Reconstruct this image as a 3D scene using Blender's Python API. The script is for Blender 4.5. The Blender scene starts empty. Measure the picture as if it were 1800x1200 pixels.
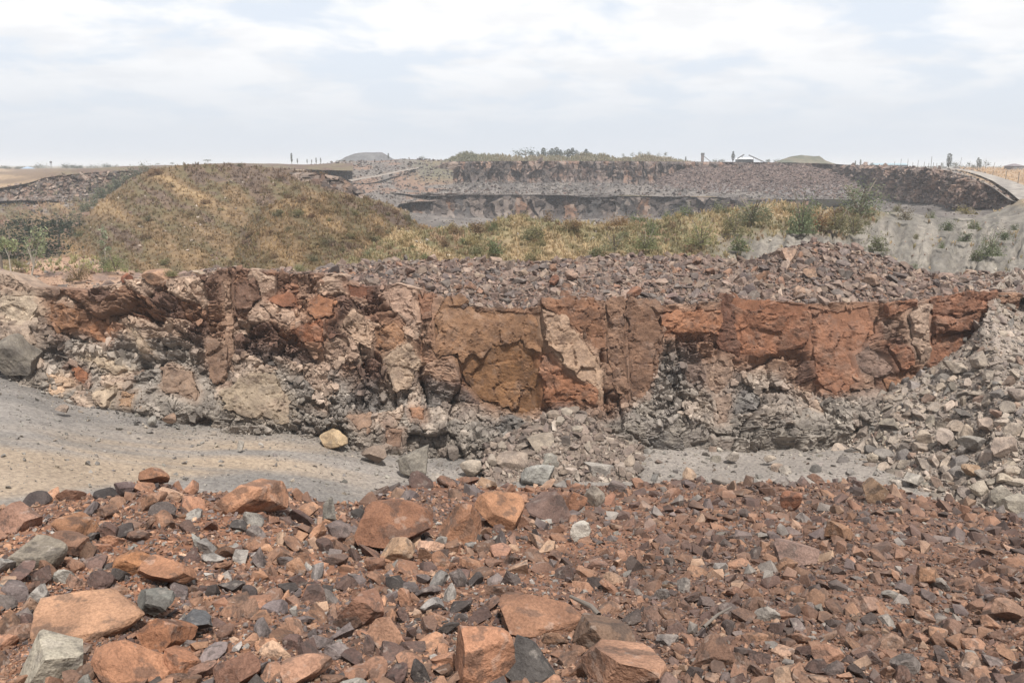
import bpy, bmesh, math, random
import numpy as np
from mathutils import Vector, Euler, Matrix
R = math.radians
SC = bpy.context.scene
COL = SC.collection
rng = np.random.default_rng(7)
random.seed(7)

# ------------------------------------------------------------------ camera
FPX = 1413.0            # focal length in photograph pixels (1800 wide)
PITCH = R(12.35)
CZ = 14.0               # eye height above the datum
cam = bpy.data.cameras.new('camera'); camo = bpy.data.objects.new('camera', cam); COL.objects.link(camo)
cam.sensor_width = 36; cam.sensor_fit = 'HORIZONTAL'; cam.lens = 36 * FPX / 1800
cam.clip_start = 0.1; cam.clip_end = 20000
camo.location = (0, 0, CZ); camo.rotation_euler = (math.pi / 2 - PITCH, 0, 0)
SC.camera = camo

# ------------------------------------------------------------------ world, sun, exposure
SUN_EL, SUN_AZ = R(60), R(163)     # azimuth clockwise from +Y (the view direction): over the right shoulder
world = bpy.data.worlds.new('World'); SC.world = world; world.use_nodes = True
def build_world():
    nt = world.node_tree; N = nt.nodes; L = nt.links; N.clear()
    out = N.new('ShaderNodeOutputWorld'); bg = N.new('ShaderNodeBackground'); bg.inputs['Strength'].default_value = 0.1
    sky = N.new('ShaderNodeTexSky'); sky.sky_type = 'NISHITA'; sky.sun_disc = False
    sky.sun_elevation = SUN_EL; sky.sun_rotation = SUN_AZ; sky.air_density = 1.0; sky.dust_density = 3.0; sky.altitude = 1500
    tc = N.new('ShaderNodeTexCoord'); sep = N.new('ShaderNodeSeparateXYZ'); L.new(tc.outputs['Generated'], sep.inputs[0])
    def math_(op, a, b=None, clamp=False):
        m = N.new('ShaderNodeMath'); m.operation = op; m.use_clamp = clamp
        for i, v in enumerate((a, b)):
            if v is None: continue
            if isinstance(v, (int, float)): m.inputs[i].default_value = v
            else: L.new(v, m.inputs[i])
        return m.outputs[0]
    zz = math_('ADD', math_('MAXIMUM', sep.outputs[2], 0.0), 0.22)
    comb = N.new('ShaderNodeCombineXYZ')
    L.new(math_('DIVIDE', sep.outputs[0], zz), comb.inputs[0]); L.new(math_('DIVIDE', sep.outputs[1], zz), comb.inputs[1])
    def noise(scale, det, rough, off):
        mp = N.new('ShaderNodeMapping'); mp.inputs['Location'].default_value = off; L.new(comb.outputs[0], mp.inputs['Vector'])
        n = N.new('ShaderNodeTexNoise'); n.inputs['Scale'].default_value = scale; n.inputs['Detail'].default_value = det
        n.inputs['Roughness'].default_value = rough; n.inputs['Distortion'].default_value = 0.25
        L.new(mp.outputs[0], n.inputs['Vector']); return n.outputs['Fac']
    def ramp(v, a, b):
        m = N.new('ShaderNodeMapRange'); m.interpolation_type = 'SMOOTHSTEP'
        m.inputs['From Min'].default_value = a; m.inputs['From Max'].default_value = b; L.new(v, m.inputs['Value']); return m.outputs[0]
    cover = ramp(noise(2.1, 8, 0.52, (3.1, 7.7, 0)), 0.40, 0.56)
    shade = ramp(noise(3.0, 7, 0.55, (9.3, 1.2, 4)), 0.42, 0.64)
    def mix(f, a, b):
        m = N.new('ShaderNodeMix'); m.data_type = 'RGBA'
        if isinstance(f, float): m.inputs[0].default_value = f
        else: L.new(f, m.inputs[0])
        for i, v in ((6, a), (7, b)):
            if isinstance(v, tuple): m.inputs[i].default_value = (*v, 1)
            else: L.new(v, m.inputs[i])
        return m.outputs[2]
    blue = mix(0.88, sky.outputs[0], (7.2, 7.7, 8.4))       # thin high veil over the blue
    cloud = mix(shade, (8.8, 8.8, 8.85), (7.85, 7.95, 8.15))
    c = mix(cover, blue, cloud)
    hz = ramp(sep.outputs[2], 0.17, 0.0)
    c = mix(hz, c, (6.1, 6.5, 7.05))
    L.new(c, bg.inputs['Color']); L.new(bg.outputs[0], out.inputs['Surface'])
build_world()
sun = bpy.data.lights.new('sun', 'SUN'); sun.energy = 5.0; sun.angle = R(3); sun.color = (1.0, 0.965, 0.91)
suno = bpy.data.objects.new('sun', sun); COL.objects.link(suno)
sd = Vector((math.sin(SUN_AZ) * math.cos(SUN_EL), math.cos(SUN_AZ) * math.cos(SUN_EL), math.sin(SUN_EL)))
suno.rotation_euler = (-sd).to_track_quat('-Z', 'Y').to_euler()
SC.view_settings.view_transform = 'Standard'; SC.view_settings.look = 'None'
SC.view_settings.exposure = 0.26; SC.view_settings.gamma = 1.0; SC.view_settings.use_curve_mapping = False
SC.cycles.max_bounces = 5; SC.cycles.diffuse_bounces = 3; SC.cycles.volume_bounces = 1; SC.cycles.transparent_max_bounces = 4
SC.cycles.use_denoising = True

# ------------------------------------------------------------------ numeric helpers
CP, SP = math.cos(PITCH), math.sin(PITCH)
def ray(px, py, D):
    """world point seen at photograph pixel (px,py) at forward distance D"""
    px, py, D = np.broadcast_arrays(np.asarray(px, float), np.asarray(py, float), np.asarray(D, float))
    a = (px - 900) / FPX; b = (600 - py) / FPX
    fy = CP + b * SP; fz = -SP + b * CP
    k = D / fy
    return np.stack([a * k, D, CZ + fz * k], -1)
def proj(P):
    x, y, z = P[..., 0], P[..., 1], P[..., 2] - CZ
    f = y * CP - z * SP; u = y * SP + z * CP
    f = np.maximum(f, 0.05)
    return 900 + FPX * x / f, 600 - FPX * u / f, f
def h3(ix, iy, iz, s=0):
    m = 0xFFFFFFFF
    h = (ix.astype(np.int64) * 374761393 + iy.astype(np.int64) * 668265263 + iz.astype(np.int64) * 2147483647 + s * 1274126177) & m
    h = ((h ^ (h >> 13)) * 1274126177) & m
    h = ((h ^ (h >> 15)) * 2246822519) & m
    return ((h ^ (h >> 16)) & 0xFFFFFF) / float(0x1000000)
def vnoise(x, y, z=None, s=0):
    x = np.asarray(x, float); y = np.asarray(y, float); z = np.zeros_like(x) if z is None else np.asarray(z, float)
    ix, iy, iz = np.floor(x), np.floor(y), np.floor(z); fx, fy, fz = x - ix, y - iy, z - iz
    fx, fy, fz = (t * t * (3 - 2 * t) for t in (fx, fy, fz))
    r = 0
    for a in (0, 1):
        for b in (0, 1):
            for c in (0, 1):
                w = (fx if a else 1 - fx) * (fy if b else 1 - fy) * (fz if c else 1 - fz)
                r = r + w * h3(ix + a, iy + b, iz + c, s)
    return r
def fbm(x, y, z=None, s=0, o=4, g=0.5):
    r, a, t = 0, 1.0, 0
    x = np.asarray(x, float); y = np.asarray(y, float); z = np.zeros_like(x) if z is None else np.asarray(z, float)
    for i in range(o):
        r = r + a * vnoise(x * 2 ** i + 17 * i, y * 2 ** i - 9 * i, z * 2 ** i, s + i); t += a; a *= g
    return r / t
def voro(x, y, s=0):
    """2D Voronoi: cell random values (a,b,c), F1, F2-F1, offset from the cell point"""
    ix, iy = np.floor(x), np.floor(y)
    f1 = np.full(x.shape, 9.0); f2 = f1.copy(); cx = np.zeros(x.shape); cy = cx.copy(); dx = cx.copy(); dy = cx.copy()
    for a in (-1, 0, 1):
        for b in (-1, 0, 1):
            jx, jy = ix + a, iy + b
            qx = jx + 0.1 + 0.8 * h3(jx, jy, jx * 0, s); qy = jy + 0.1 + 0.8 * h3(jx, jy, jx * 0, s + 1)
            d = np.hypot(x - qx, y - qy); n = d < f1
            f2 = np.where(n, f1, np.minimum(f2, d)); f1 = np.where(n, d, f1)
            cx = np.where(n, jx, cx); cy = np.where(n, jy, cy); dx = np.where(n, x - qx, dx); dy = np.where(n, y - qy, dy)
    z = cx * 0
    return (h3(cx, cy, z, s + 2), h3(cx, cy, z, s + 3), h3(cx, cy, z, s + 4)), f1, f2 - f1, dx, dy
def smooth(a, b, x):
    t = np.clip((x - a) / (b - a), 0, 1); return t * t * (3 - 2 * t)
def lin(c):
    c = np.asarray(c, float) / 255; return np.where(c <= 0.04045, c / 12.92, ((c + 0.055) / 1.055) ** 2.4)
KA = 0.62
DESAT = 0.23
def pc(*c):
    v = lin(c); v = v * np.array([1.0, 1 + 0.32 * max(0, (v[0] - 1.5 * v[1]) / v[0]), 1.0]); v = v + (v @ np.array([0.34, 0.5, 0.16]) - v) * DESAT
    return v * np.array([1.02, 0.985, 0.955]) * KA                              # base colour from a colour seen in full daylight
def I(x, d):
    k = sorted(d); return np.interp(x, k, [d[q] for q in k])
def lerp(a, b, t): return a + (b - a) * t
def mixc(a, b, t): return np.asarray(a) + (np.asarray(b) - np.asarray(a)) * np.asarray(t)[..., None]
def inpoly(px, py, poly):
    r = np.zeros(px.shape, bool); n = len(poly)
    for i in range(n):
        x1, y1 = poly[i]; x2, y2 = poly[(i + 1) % n]
        if y1 == y2: continue
        c = ((y1 > py) != (y2 > py)) & (px < (x2 - x1) * (py - y1) / (y2 - y1) + x1); r ^= c
    return r

# ------------------------------------------------------------------ materials
def rock_mat(name, source, patch=0.55, bump=0.35, scale=6.0, dark=(78, 72, 70), rough=0.9, stain=0.0):
    """source: 'attr' reads the per-stone colour stored on the mesh, 'object' the object's own colour.
    Fracture faces of one stone differ: some are stained by iron, some fresh and grey."""
    m = bpy.data.materials.new(name); m.use_nodes = True; nt = m.node_tree; N = nt.nodes; L = nt.links
    b = N['Principled BSDF']; b.inputs['Roughness'].default_value = rough; b.inputs['Specular IOR Level'].default_value = 0.25
    if source == 'attr':
        a = N.new('ShaderNodeAttribute'); a.attribute_name = 'col'; base = a.outputs['Color']; off = a.outputs['Fac']
    else:
        a = N.new('ShaderNodeObjectInfo'); base = a.outputs['Color']; off = a.outputs['Random']
    geo = N.new('ShaderNodeNewGeometry')
    def noise(vec, sc, det, rg=0.55):
        n = N.new('ShaderNodeTexNoise'); n.inputs['Scale'].default_value = sc; n.inputs['Detail'].default_value = det
        n.inputs['Roughness'].default_value = rg; L.new(vec, n.inputs['Vector']); return n.outputs['Fac']
    def mr(v, a0, a1, b0, b1):
        r = N.new('ShaderNodeMapRange'); r.interpolation_type = 'SMOOTHSTEP'
        for k, q in zip(('From Min', 'From Max', 'To Min', 'To Max'), (a0, a1, b0, b1)): r.inputs[k].default_value = q
        L.new(v, r.inputs['Value']); return r.outputs[0]
    def mix(f, x, y, blend='MIX'):
        r = N.new('ShaderNodeMix'); r.data_type = 'RGBA'; r.blend_type = blend
        if isinstance(f, float): r.inputs[0].default_value = f
        else: L.new(f, r.inputs[0])
        for i, v in ((6, x), (7, y)):
            if isinstance(v, tuple): r.inputs[i].default_value = v
            else: L.new(v, r.inputs[i])
        return r.outputs[2]
    col = base
    if patch > 0:
        # face colour: noise over the face normal, shifted per stone
        sc = N.new('ShaderNodeVectorMath'); sc.operation = 'SCALE'; sc.inputs['Scale'].default_value = 61.0
        cx = N.new('ShaderNodeCombineXYZ'); 
        for i in range(3): L.new(off, cx.inputs[i])
        L.new(cx.outputs[0], sc.inputs[0])
        ad = N.new('ShaderNodeVectorMath'); ad.operation = 'ADD'; L.new(sc.outputs[0], ad.inputs[1])
        if source == 'attr': L.new(geo.outputs['True Normal'], ad.inputs[0])
        else:
            tcn = N.new('ShaderNodeTexCoord'); L.new(tcn.outputs['Generated'], ad.inputs[0])
        ps = N.new('ShaderNodeVectorMath'); ps.operation = 'MULTIPLY_ADD'; L.new(geo.outputs['Position'], ps.inputs[0])
        ps.inputs[1].default_value = (0.5, 0.5, 0.5); L.new(ad.outputs[0], ps.inputs[2])
        f = noise(ps.outputs[0], 1.25 if source == 'attr' else 1.9, 2.0 if source == 'attr' else 4.0)
        dk = tuple(pc(*dark)) + (1,)
        col = mix(mr(f, 0.53, 0.60, 0.0, patch), col, dk)
        lt = mix(0.45, col, tuple(pc(196, 186, 176)) + (1,))
        f2 = noise(ps.outputs[0], 2.1, 2.0)
        col = mix(mr(f2, 0.60, 0.66, 0.0, patch), col, lt)
    if stain:
        st = noise(geo.outputs['Position'], 0.9, 6.0, 0.6)
        col = mix(mr(st, 0.52, 0.68, 0.0, stain * .45), col, tuple(pc(176, 150, 130)) + (1,))
        st2 = noise(geo.outputs['Position'], 1.7, 6.0, 0.65)
        col = mix(mr(st2, 0.54, 0.68, 0.0, stain), col, tuple(pc(112, 88, 78)) + (1,))
    mo = noise(geo.outputs['Position'], scale * 0.5, 5.0, 0.6)
    col = mix(1.0, col, mix(mr(mo, 0.3, 0.7, 0.0, 1.0), (0.72, 0.70, 0.70, 1), (1.22, 1.2, 1.17, 1)), 'MULTIPLY')
    gr = noise(geo.outputs['Position'], scale * 7.0, 4.0, 0.7); col = mix(1.0, col, mix(mr(gr, 0.32, 0.68, 0.0, 1.0), (0.78, 0.78, 0.78, 1), (1.2, 1.2, 1.2, 1)), 'MULTIPLY')
    L.new(col, b.inputs['Base Color'])
    bn = N.new('ShaderNodeBump'); bn.inputs['Strength'].default_value = bump; bn.inputs['Distance'].default_value = 0.5 / scale
    L.new(noise(geo.outputs['Position'], scale, 6.0, 0.62), bn.inputs['Height']); L.new(bn.outputs[0], b.inputs['Normal'])
    return m
def plain_mat(name, c, rough=0.8, var=0.25, scale=3.0, metal=0.0, bump=0.1):
    m = bpy.data.materials.new(name); m.use_nodes = True; nt = m.node_tree; N = nt.nodes; L = nt.links; b = N['Principled BSDF']
    b.inputs['Roughness'].default_value = rough; b.inputs['Metallic'].default_value = metal; b.inputs['Specular IOR Level'].default_value = 0.3
    geo = N.new('ShaderNodeNewGeometry'); n = N.new('ShaderNodeTexNoise'); n.inputs['Scale'].default_value = scale; n.inputs['Detail'].default_value = 4
    L.new(geo.outputs['Position'], n.inputs['Vector'])
    r = N.new('ShaderNodeMix'); r.data_type = 'RGBA'; c = np.asarray(c)
    r.inputs[6].default_value = (*(c * (1 - var)), 1); r.inputs[7].default_value = (*(c * (1 + var)), 1)
    L.new(n.outputs['Fac'], r.inputs[0]); L.new(r.outputs[2], b.inputs['Base Color'])
    bn = N.new('ShaderNodeBump'); bn.inputs['Strength'].default_value = bump; bn.inputs['Distance'].default_value = 0.05; L.new(n.outputs['Fac'], bn.inputs['Height']); L.new(bn.outputs[0], b.inputs['Normal'])
    return m
def leaf_mat(name, source='attr'):
    m = bpy.data.materials.new(name); m.use_nodes = True; nt = m.node_tree; N = nt.nodes; L = nt.links; b = N['Principled BSDF']
    b.inputs['Roughness'].default_value = 0.8; b.inputs['Specular IOR Level'].default_value = 0.15
    if source == 'attr':
        a = N.new('ShaderNodeAttribute'); a.attribute_name = 'col'; c = a.outputs['Color']
    else:
        o = N.new('ShaderNodeObjectInfo'); a = N.new('ShaderNodeAttribute'); a.attribute_name = 'col'
        x = N.new('ShaderNodeMix'); x.data_type = 'RGBA'; x.blend_type = 'MULTIPLY'; x.inputs[0].default_value = 1.0
        L.new(o.outputs['Color'], x.inputs[6]); L.new(a.outputs['Color'], x.inputs[7]); c = x.outputs[2]
    g = N.new('ShaderNodeMix'); g.data_type = 'RGBA'; g.blend_type = 'MULTIPLY'; g.inputs[0].default_value = 1.0; L.new(c, g.inputs[6]); g.inputs[7].default_value = (1.3, 1.3, 1.3, 1); c = g.outputs[2]
    L.new(c, b.inputs['Base Color'])
    t = N.new('ShaderNodeBsdfTranslucent'); L.new(c, t.inputs['Color']); s = N.new('ShaderNodeMixShader'); s.inputs[0].default_value = 0.4
    L.new(b.outputs[0], s.inputs[1]); L.new(t.outputs[0], s.inputs[2]); L.new(s.outputs[0], N['Material Output'].inputs['Surface'])
    return m
M = {}
M['stone'] = rock_mat('stone', 'attr', 0.4, 0.35, 9.0)
M['stone_object'] = rock_mat('stone_object', 'object', 0.5, 0.9, 7.0)
M['grey_stone'] = rock_mat('grey_stone', 'attr', 0.35, 0.35, 5.0, dark=(96, 92, 90))
M['grey_stone_object'] = rock_mat('grey_stone_object', 'object', 0.3, 0.8, 4.0, dark=(96, 92, 90))
M['slab'] = rock_mat('slab', 'object', 0.2, 1.0, 4.5, dark=(128, 104, 92), stain=0.6)
M['face'] = rock_mat('face', 'attr', 0.16, 0.5, 4.0, dark=(92, 84, 80))
M['far_face'] = rock_mat('far_face', 'attr', 0.0, 0.5, 0.8)
M['soil'] = rock_mat('soil', 'attr', 0.0, 0.5, 14.0)
M['road_soil'] = rock_mat('road_soil', 'attr', 0.0, 0.6, 16.0)
M['hill_soil'] = rock_mat('hill_soil', 'attr', 0.0, 0.6, 1.4)
M['leaf'] = leaf_mat('leaf'); M['leaf_object'] = leaf_mat('leaf_object', 'object')
M['bark'] = plain_mat('bark', pc(150, 135, 120), 0.9)
M['pale_bark'] = plain_mat('pale_bark', pc(190, 182, 168), 0.9)

# ------------------------------------------------------------------ mesh helpers
def mesh_from(name, V, F, mat, col=None, smooth_=False):
    V = np.asarray(V, np.float32); me = bpy.data.meshes.new(name)
    F = np.asarray(F, np.int32); k = F.shape[1]; n = len(F)
    me.vertices.add(len(V)); me.vertices.foreach_set('co', V.ravel())
    me.loops.add(n * k); me.loops.foreach_set('vertex_index', F.ravel())
    me.polygons.add(n); me.polygons.foreach_set('loop_start', np.arange(n, dtype=np.int32) * k)
    me.polygons.foreach_set('loop_total', np.full(n, k, np.int32))
    me.polygons.foreach_set('use_smooth', np.full(n, bool(smooth_)))
    if mat is not None: me.materials.append(mat)
    if col is not None:
        at = me.attributes.new('col', 'FLOAT_COLOR', 'POINT'); c = np.ones((len(V), 4), np.float32); c[:, :3] = col
        at.data.foreach_set('color', c.ravel())
    me.update(calc_edges=True); return me
def link(name, me, parent=None, **props):
    o = bpy.data.objects.new(name, me); COL.objects.link(o)
    if parent is not None: o.parent = parent
    for k, v in props.items(): o[k] = v
    return o
def tag(o, label=None, category=None, group=None, kind=None):
    for k, v in (('label', label), ('category', category), ('group', group), ('kind', kind)):
        if v: o[k] = v
    return o
def grid_faces(n, m):
    i = np.arange(n * m).reshape(n, m)
    return np.stack([i[:-1, :-1], i[:-1, 1:], i[1:, 1:], i[1:, :-1]], -1).reshape(-1, 4)
class Surf:
    """a terrain sheet: grid of points, n rows (near to far) x m columns"""
    def __init__(s, G): s.G = G
    def build(s, name, mat, colf, smooth_=True, parent=None, kind='structure'):
        n, m = s.G.shape[:2]; px, py, f = proj(s.G)
        s.C = colf(px, py, s.G)
        s.obj = link(name, mesh_from(name, s.G.reshape(-1, 3), grid_faces(n, m), mat, s.C.reshape(-1, 3), smooth_), parent)
        if kind: s.obj['kind'] = kind
        return s
    def cells(s):
        G = s.G; px, py, f = proj(G)
        ax, ay = px[1:, 1:] - px[:-1, :-1], py[1:, 1:] - py[:-1, :-1]; bx, by = px[1:, :-1] - px[:-1, 1:], py[1:, :-1] - py[:-1, 1:]
        A = 0.5 * (ax * by - ay * bx)
        nrm = np.cross(G[1:, 1:] - G[:-1, :-1], G[1:, :-1] - G[:-1, 1:]); wa = 0.5 * np.linalg.norm(nrm, axis=-1)
        nrm /= np.maximum(np.linalg.norm(nrm, axis=-1, keepdims=True), 1e-9)
        nrm *= np.sign(nrm[..., 2:3] + 1e-9)
        mid = 0.25 * (G[1:, 1:] + G[:-1, :-1] + G[1:, :-1] + G[:-1, 1:])
        facing = np.einsum('ijk,ijk->ij', nrm, np.array([0, 0, CZ]) - mid) > 0
        mx, my, mf = proj(mid)
        W = np.where(facing, np.abs(A), 0) + 0.03 * np.abs(wa) * (FPX / mf) ** 2
        W = W * np.where((mx > -60) & (mx < 1860), 1.0, .45) * ((mx > -420) & (mx < 2220) & (my < 1400))
        return W, nrm
    def sample(s, n, mask=None, rg=rng):
        W, nrm = s.cells()
        if mask is not None:
            G = s.G; mid = 0.25 * (G[1:, 1:] + G[:-1, :-1] + G[1:, :-1] + G[:-1, 1:]); mx, my, _ = proj(mid)
            W = W * mask(mx, my, mid)
        w = W.ravel().cumsum()
        k = np.searchsorted(w, rg.random(n) * w[-1]); k = np.minimum(k, W.size - 1)
        i, j = np.unravel_index(k, W.shape); a, b = rg.random(n)[:, None], rg.random(n)[:, None]; G = s.G
        P = (1 - a) * (1 - b) * G[i, j] + a * (1 - b) * G[i + 1, j] + (1 - a) * b * G[i, j + 1] + a * b * G[i + 1, j + 1]
        return P, nrm[i, j]
    def at(s, px, py):
        qx, qy, f = proj(s.G); W, nrm = s.cells()
        d = (qx - px) ** 2 + (qy - py) ** 2; d = d[:-1, :-1] + np.where(W > 1e-6, 0, 1e5)
        dd = np.where(d < d.min() + 90, s.G[:-1, :-1, 1], 1e9); i, j = np.unravel_index(np.argmin(dd), d.shape); D = s.G[i, j, 1]
        return ray(px, py, D), nrm[i, j]
def sheet(u0, u1, nu, rows, steps, rough=0.0, rscale=1.0, seed=0, oct=4):
    """rows near to far: (kind, values by column, D by column); kind 'y' photograph row, 'z' height relative to the eye"""
    u = np.linspace(u0, u1, nu); R_ = []
    for kind, v, D in rows:
        v = I(u, v) if isinstance(v, dict) else np.full(nu, float(v)); D = I(u, D) if isinstance(D, dict) else np.full(nu, float(D))
        if kind == 'y': P = ray(u, v, D)
        else:
            P = ray(u, 291.0, D); P[:, 2] = CZ + v
        R_.append(P)
    out = []
    for k in range(len(R_) - 1):
        n = steps[k]; t = np.linspace(0, 1, n, endpoint=(k == len(R_) - 2))
        f = lambda P: 1 / proj(P)[2]
        for q in t:
            out.append(R_[k] + (R_[k + 1] - R_[k]) * q)
    G = np.array(out)
    if rough:
        x, y = G[..., 0], G[..., 1]
        G[..., 2] += rough * (fbm(x / rscale, y / rscale, s=seed, o=oct) - 0.5) * 2
    return Surf(G)

# ------------------------------------------------------------------ stones
def ico(sub):
    bm = bmesh.new(); bmesh.ops.create_icosphere(bm, subdivisions=sub, radius=1.0)
    V = np.array([v.co[:] for v in bm.verts]); F = np.array([[v.index for v in f.verts] for f in bm.faces]); bm.free(); return V, F
ICO = {k: ico(k) for k in (1, 2, 3, 4, 5)}
def cut_stone(seed, sub=3, planes=11, dims=(1, 1, 1), rough=0.02, dmin=0.30, dmax=0.80, blocky=0.0):
    """a broken stone: a ball planed off by random fracture planes, unit-sized box"""
    r = np.random.default_rng(seed); V, F = ICO[sub]; V = V.copy()
    V *= (1 + 0.5 * (fbm(V[:, 0] * 1.1 + seed, V[:, 1] * 1.1, V[:, 2] * 1.1, seed, 2) - .5))[:, None]
    N = r.normal(size=(planes, 3)); N /= np.linalg.norm(N, axis=1, keepdims=True)
    if blocky > 0.45:
        B = np.array([[1, 0, 0], [-1, 0, 0], [0, 1, 0], [0, -1, 0], [0, 0, 1], [0, 0, -1]], float) + r.normal(size=(6, 3)) * 0.30
        B /= np.linalg.norm(B, axis=1, keepdims=True); N = np.concatenate([B, N[:max(2, int(planes * (1 - blocky)))]])
    ds = dmin + (dmax - dmin) * r.random(len(N)) ** 0.7
    for k in range(2):
        for n, d in zip(N, ds):
            e = V @ n - d; V -= np.where(e > 0, e, 0)[:, None] * n
    if rough:
        q = V * 2.3 + seed * 3.7
        V += ICO[sub][0] * ((fbm(q[:, 0], q[:, 1], q[:, 2], seed, 5, 0.65) - 0.5) * 2 * rough)[:, None]
    V -= (V.max(0) + V.min(0)) / 2; V /= (V.max(0) - V.min(0)); return V * np.array(dims), F
def hull_stone(seed, npt=13, flat=0.65):
    r = np.random.default_rng(seed); P = r.normal(size=(npt, 3)); P /= np.linalg.norm(P, axis=1, keepdims=True)
    P = np.sign(P) * np.abs(P) ** r.uniform(0.6, 1.0); P *= r.uniform(0.75, 1.0, (npt, 1))
    bm = bmesh.new(); [bm.verts.new(p) for p in P]; o = bmesh.ops.convex_hull(bm, input=bm.verts)
    bmesh.ops.delete(bm, geom=[v for v in bm.verts if not v.link_faces], context='VERTS'); bm.verts.index_update()
    bmesh.ops.triangulate(bm, faces=bm.faces)
    V = np.array([v.co[:] for v in bm.verts]); F = np.array([[v.index for v in f.verts] for f in bm.faces]); bm.free()
    V -= (V.max(0) + V.min(0)) / 2; V /= (V.max(0) - V.min(0)); return V * np.array([1, r.uniform(0.6, 0.95), r.uniform(flat * 0.65, flat)]), F
HULLS = [hull_stone(100 + i, 10 + i % 6) for i in range(36)]
CHIPS = [hull_stone(160 + i, 7 + i % 2) for i in range(24)]
CUTS = [cut_stone(300 + i, 3, 8 + i % 5, (1, 0.62 + 0.05 * (i % 7), 0.36 + 0.06 * (i % 6)), 0.03, blocky=0.5 * (i % 3 == 0)) for i in range(24)]
def rotmats(n, rg, tilt=0.45, normals=None):
    a = rg.random(n) * 2 * np.pi; ca, sa = np.cos(a), np.sin(a); z = np.zeros(n); o = np.ones(n)
    Rz = np.stack([ca, -sa, z, sa, ca, z, z, z, o], -1).reshape(n, 3, 3)
    tx, ty = rg.normal(size=n) * tilt, rg.normal(size=n) * tilt
    Rx = np.stack([o, z, z, z, np.cos(tx), -np.sin(tx), z, np.sin(tx), np.cos(tx)], -1).reshape(n, 3, 3)
    Ry = np.stack([np.cos(ty), z, np.sin(ty), z, o, z, -np.sin(ty), z, np.cos(ty)], -1).reshape(n, 3, 3)
    Q = Rx @ Ry @ Rz
    if normals is not None:
        nz = normals / np.linalg.norm(normals, axis=1, keepdims=True)
        t = np.cross(np.tile([1.0, 0, 0], (n, 1)), nz); t /= np.maximum(np.linalg.norm(t, axis=1, keepdims=True), 1e-6); b = np.cross(t, nz)
        Q = np.stack([-b, t, nz], -1) @ Q     # columns: x, y, z axes
    return Q
def stones_mesh(name, P, size, cols, normals, mat, rg, sink=0.12, tilt=0.45, protos=None, small=None):
    protos = protos or (HULLS + CHIPS); n = len(P); which = rg.integers(0, 36, n); which = np.where(small if small is not None else np.zeros(n, bool), 36 + which % 24, which); Q = rotmats(n, rg, tilt, normals)
    Vs, Fs, Cs, base = [], [], [], 0
    for k, (V, F) in enumerate(protos):
        idx = np.where(which == k)[0]
        if not len(idx): continue
        W = np.einsum('nij,vj->nvi', Q[idx], V) * size[idx][:, None, None] + (P[idx] + normals[idx] * (size[idx] * sink)[:, None])[:, None, :]
        m = len(V); Vs.append(W.reshape(-1, 3)); Cs.append(np.repeat(cols[idx], m, 0))
        Fs.append((F[None] + (base + np.arange(len(idx)) * m)[:, None, None]).reshape(-1, 3)); base += len(idx) * m
    return mesh_from(name, np.concatenate(Vs), np.concatenate(Fs), mat, np.concatenate(Cs))
CUT_ME = {}
def cut_mesh(i, mat):
    k = (i, mat.name)
    if k not in CUT_ME: CUT_ME[k] = mesh_from('broken_stone', *CUTS[i], mat)
    return CUT_ME[k]
def set_col(o, c): o.color = (*[float(q) for q in c], 1.0)
def pick_cols(n, palette, rg, jit=0.16):
    w = np.array([p[0] for p in palette], float); w /= w.sum(); k = rg.choice(len(palette), n, p=w)
    C = np.array([pc(*p[1]) for p in palette])[k] * (1 + jit * rg.normal(size=(n, 1))) * (1 + 0.012 * rg.normal(size=(n, 3))); return np.clip(C, 0.012, 0.85), k
LAND = []       # landmark stones: (px, py, short phrase)
PLACED = []     # (px, py, radius px) of stones that keep others off
def landmark(surf, px, py, w, h, col, label, short, seed, mat='stone_object', depth=0.8, blocky=0.3, rough=0.05, rot=None, planes=10, sub=4, D=None, sink=0.17, name='boulder', category='boulder', tiltx=0.0, tilty=0.0):
    """a stone whose middle stands at photograph pixel px,py, w by h pixels across"""
    P, nrm = surf.at(px, py + h * 0.35)
    if D is not None: P = ray(px, py, D)
    f = proj(P)[2]; s = f / FPX; c = ray(px, py, P[1])
    if w < 44: sub = 3
    V, F = cut_stone(seed + 40, sub, planes, (w * s, w * s * depth, h * s * 1.12), rough, blocky=blocky * .8)
    me = mesh_from(name, V, F, M[mat]); o = link(name, me); tag(o, label, category)
    o.location = c + np.array([0, w * s * depth * 0.25, -sink * h * s]); r = np.random.default_rng(seed)
    o.rotation_euler = (tiltx, tilty, r.uniform(-0.5, 0.5) if rot is None else rot); set_col(o, pc(*col))
    LAND.append((px, py, short)); PLACED.append((px, py, max(w, h * 1.3) * 0.42)); return o
ORD = ['nearest', 'second nearest', 'third nearest', 'fourth nearest', 'fifth nearest', 'sixth nearest', 'seventh nearest', 'eighth nearest', 'ninth nearest', 'tenth nearest',
       'eleventh nearest', 'twelfth nearest', 'thirteenth nearest', 'fourteenth nearest', 'fifteenth nearest', 'sixteenth nearest', 'seventeenth nearest', 'eighteenth nearest', 'nineteenth nearest', 'twentieth nearest']
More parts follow.
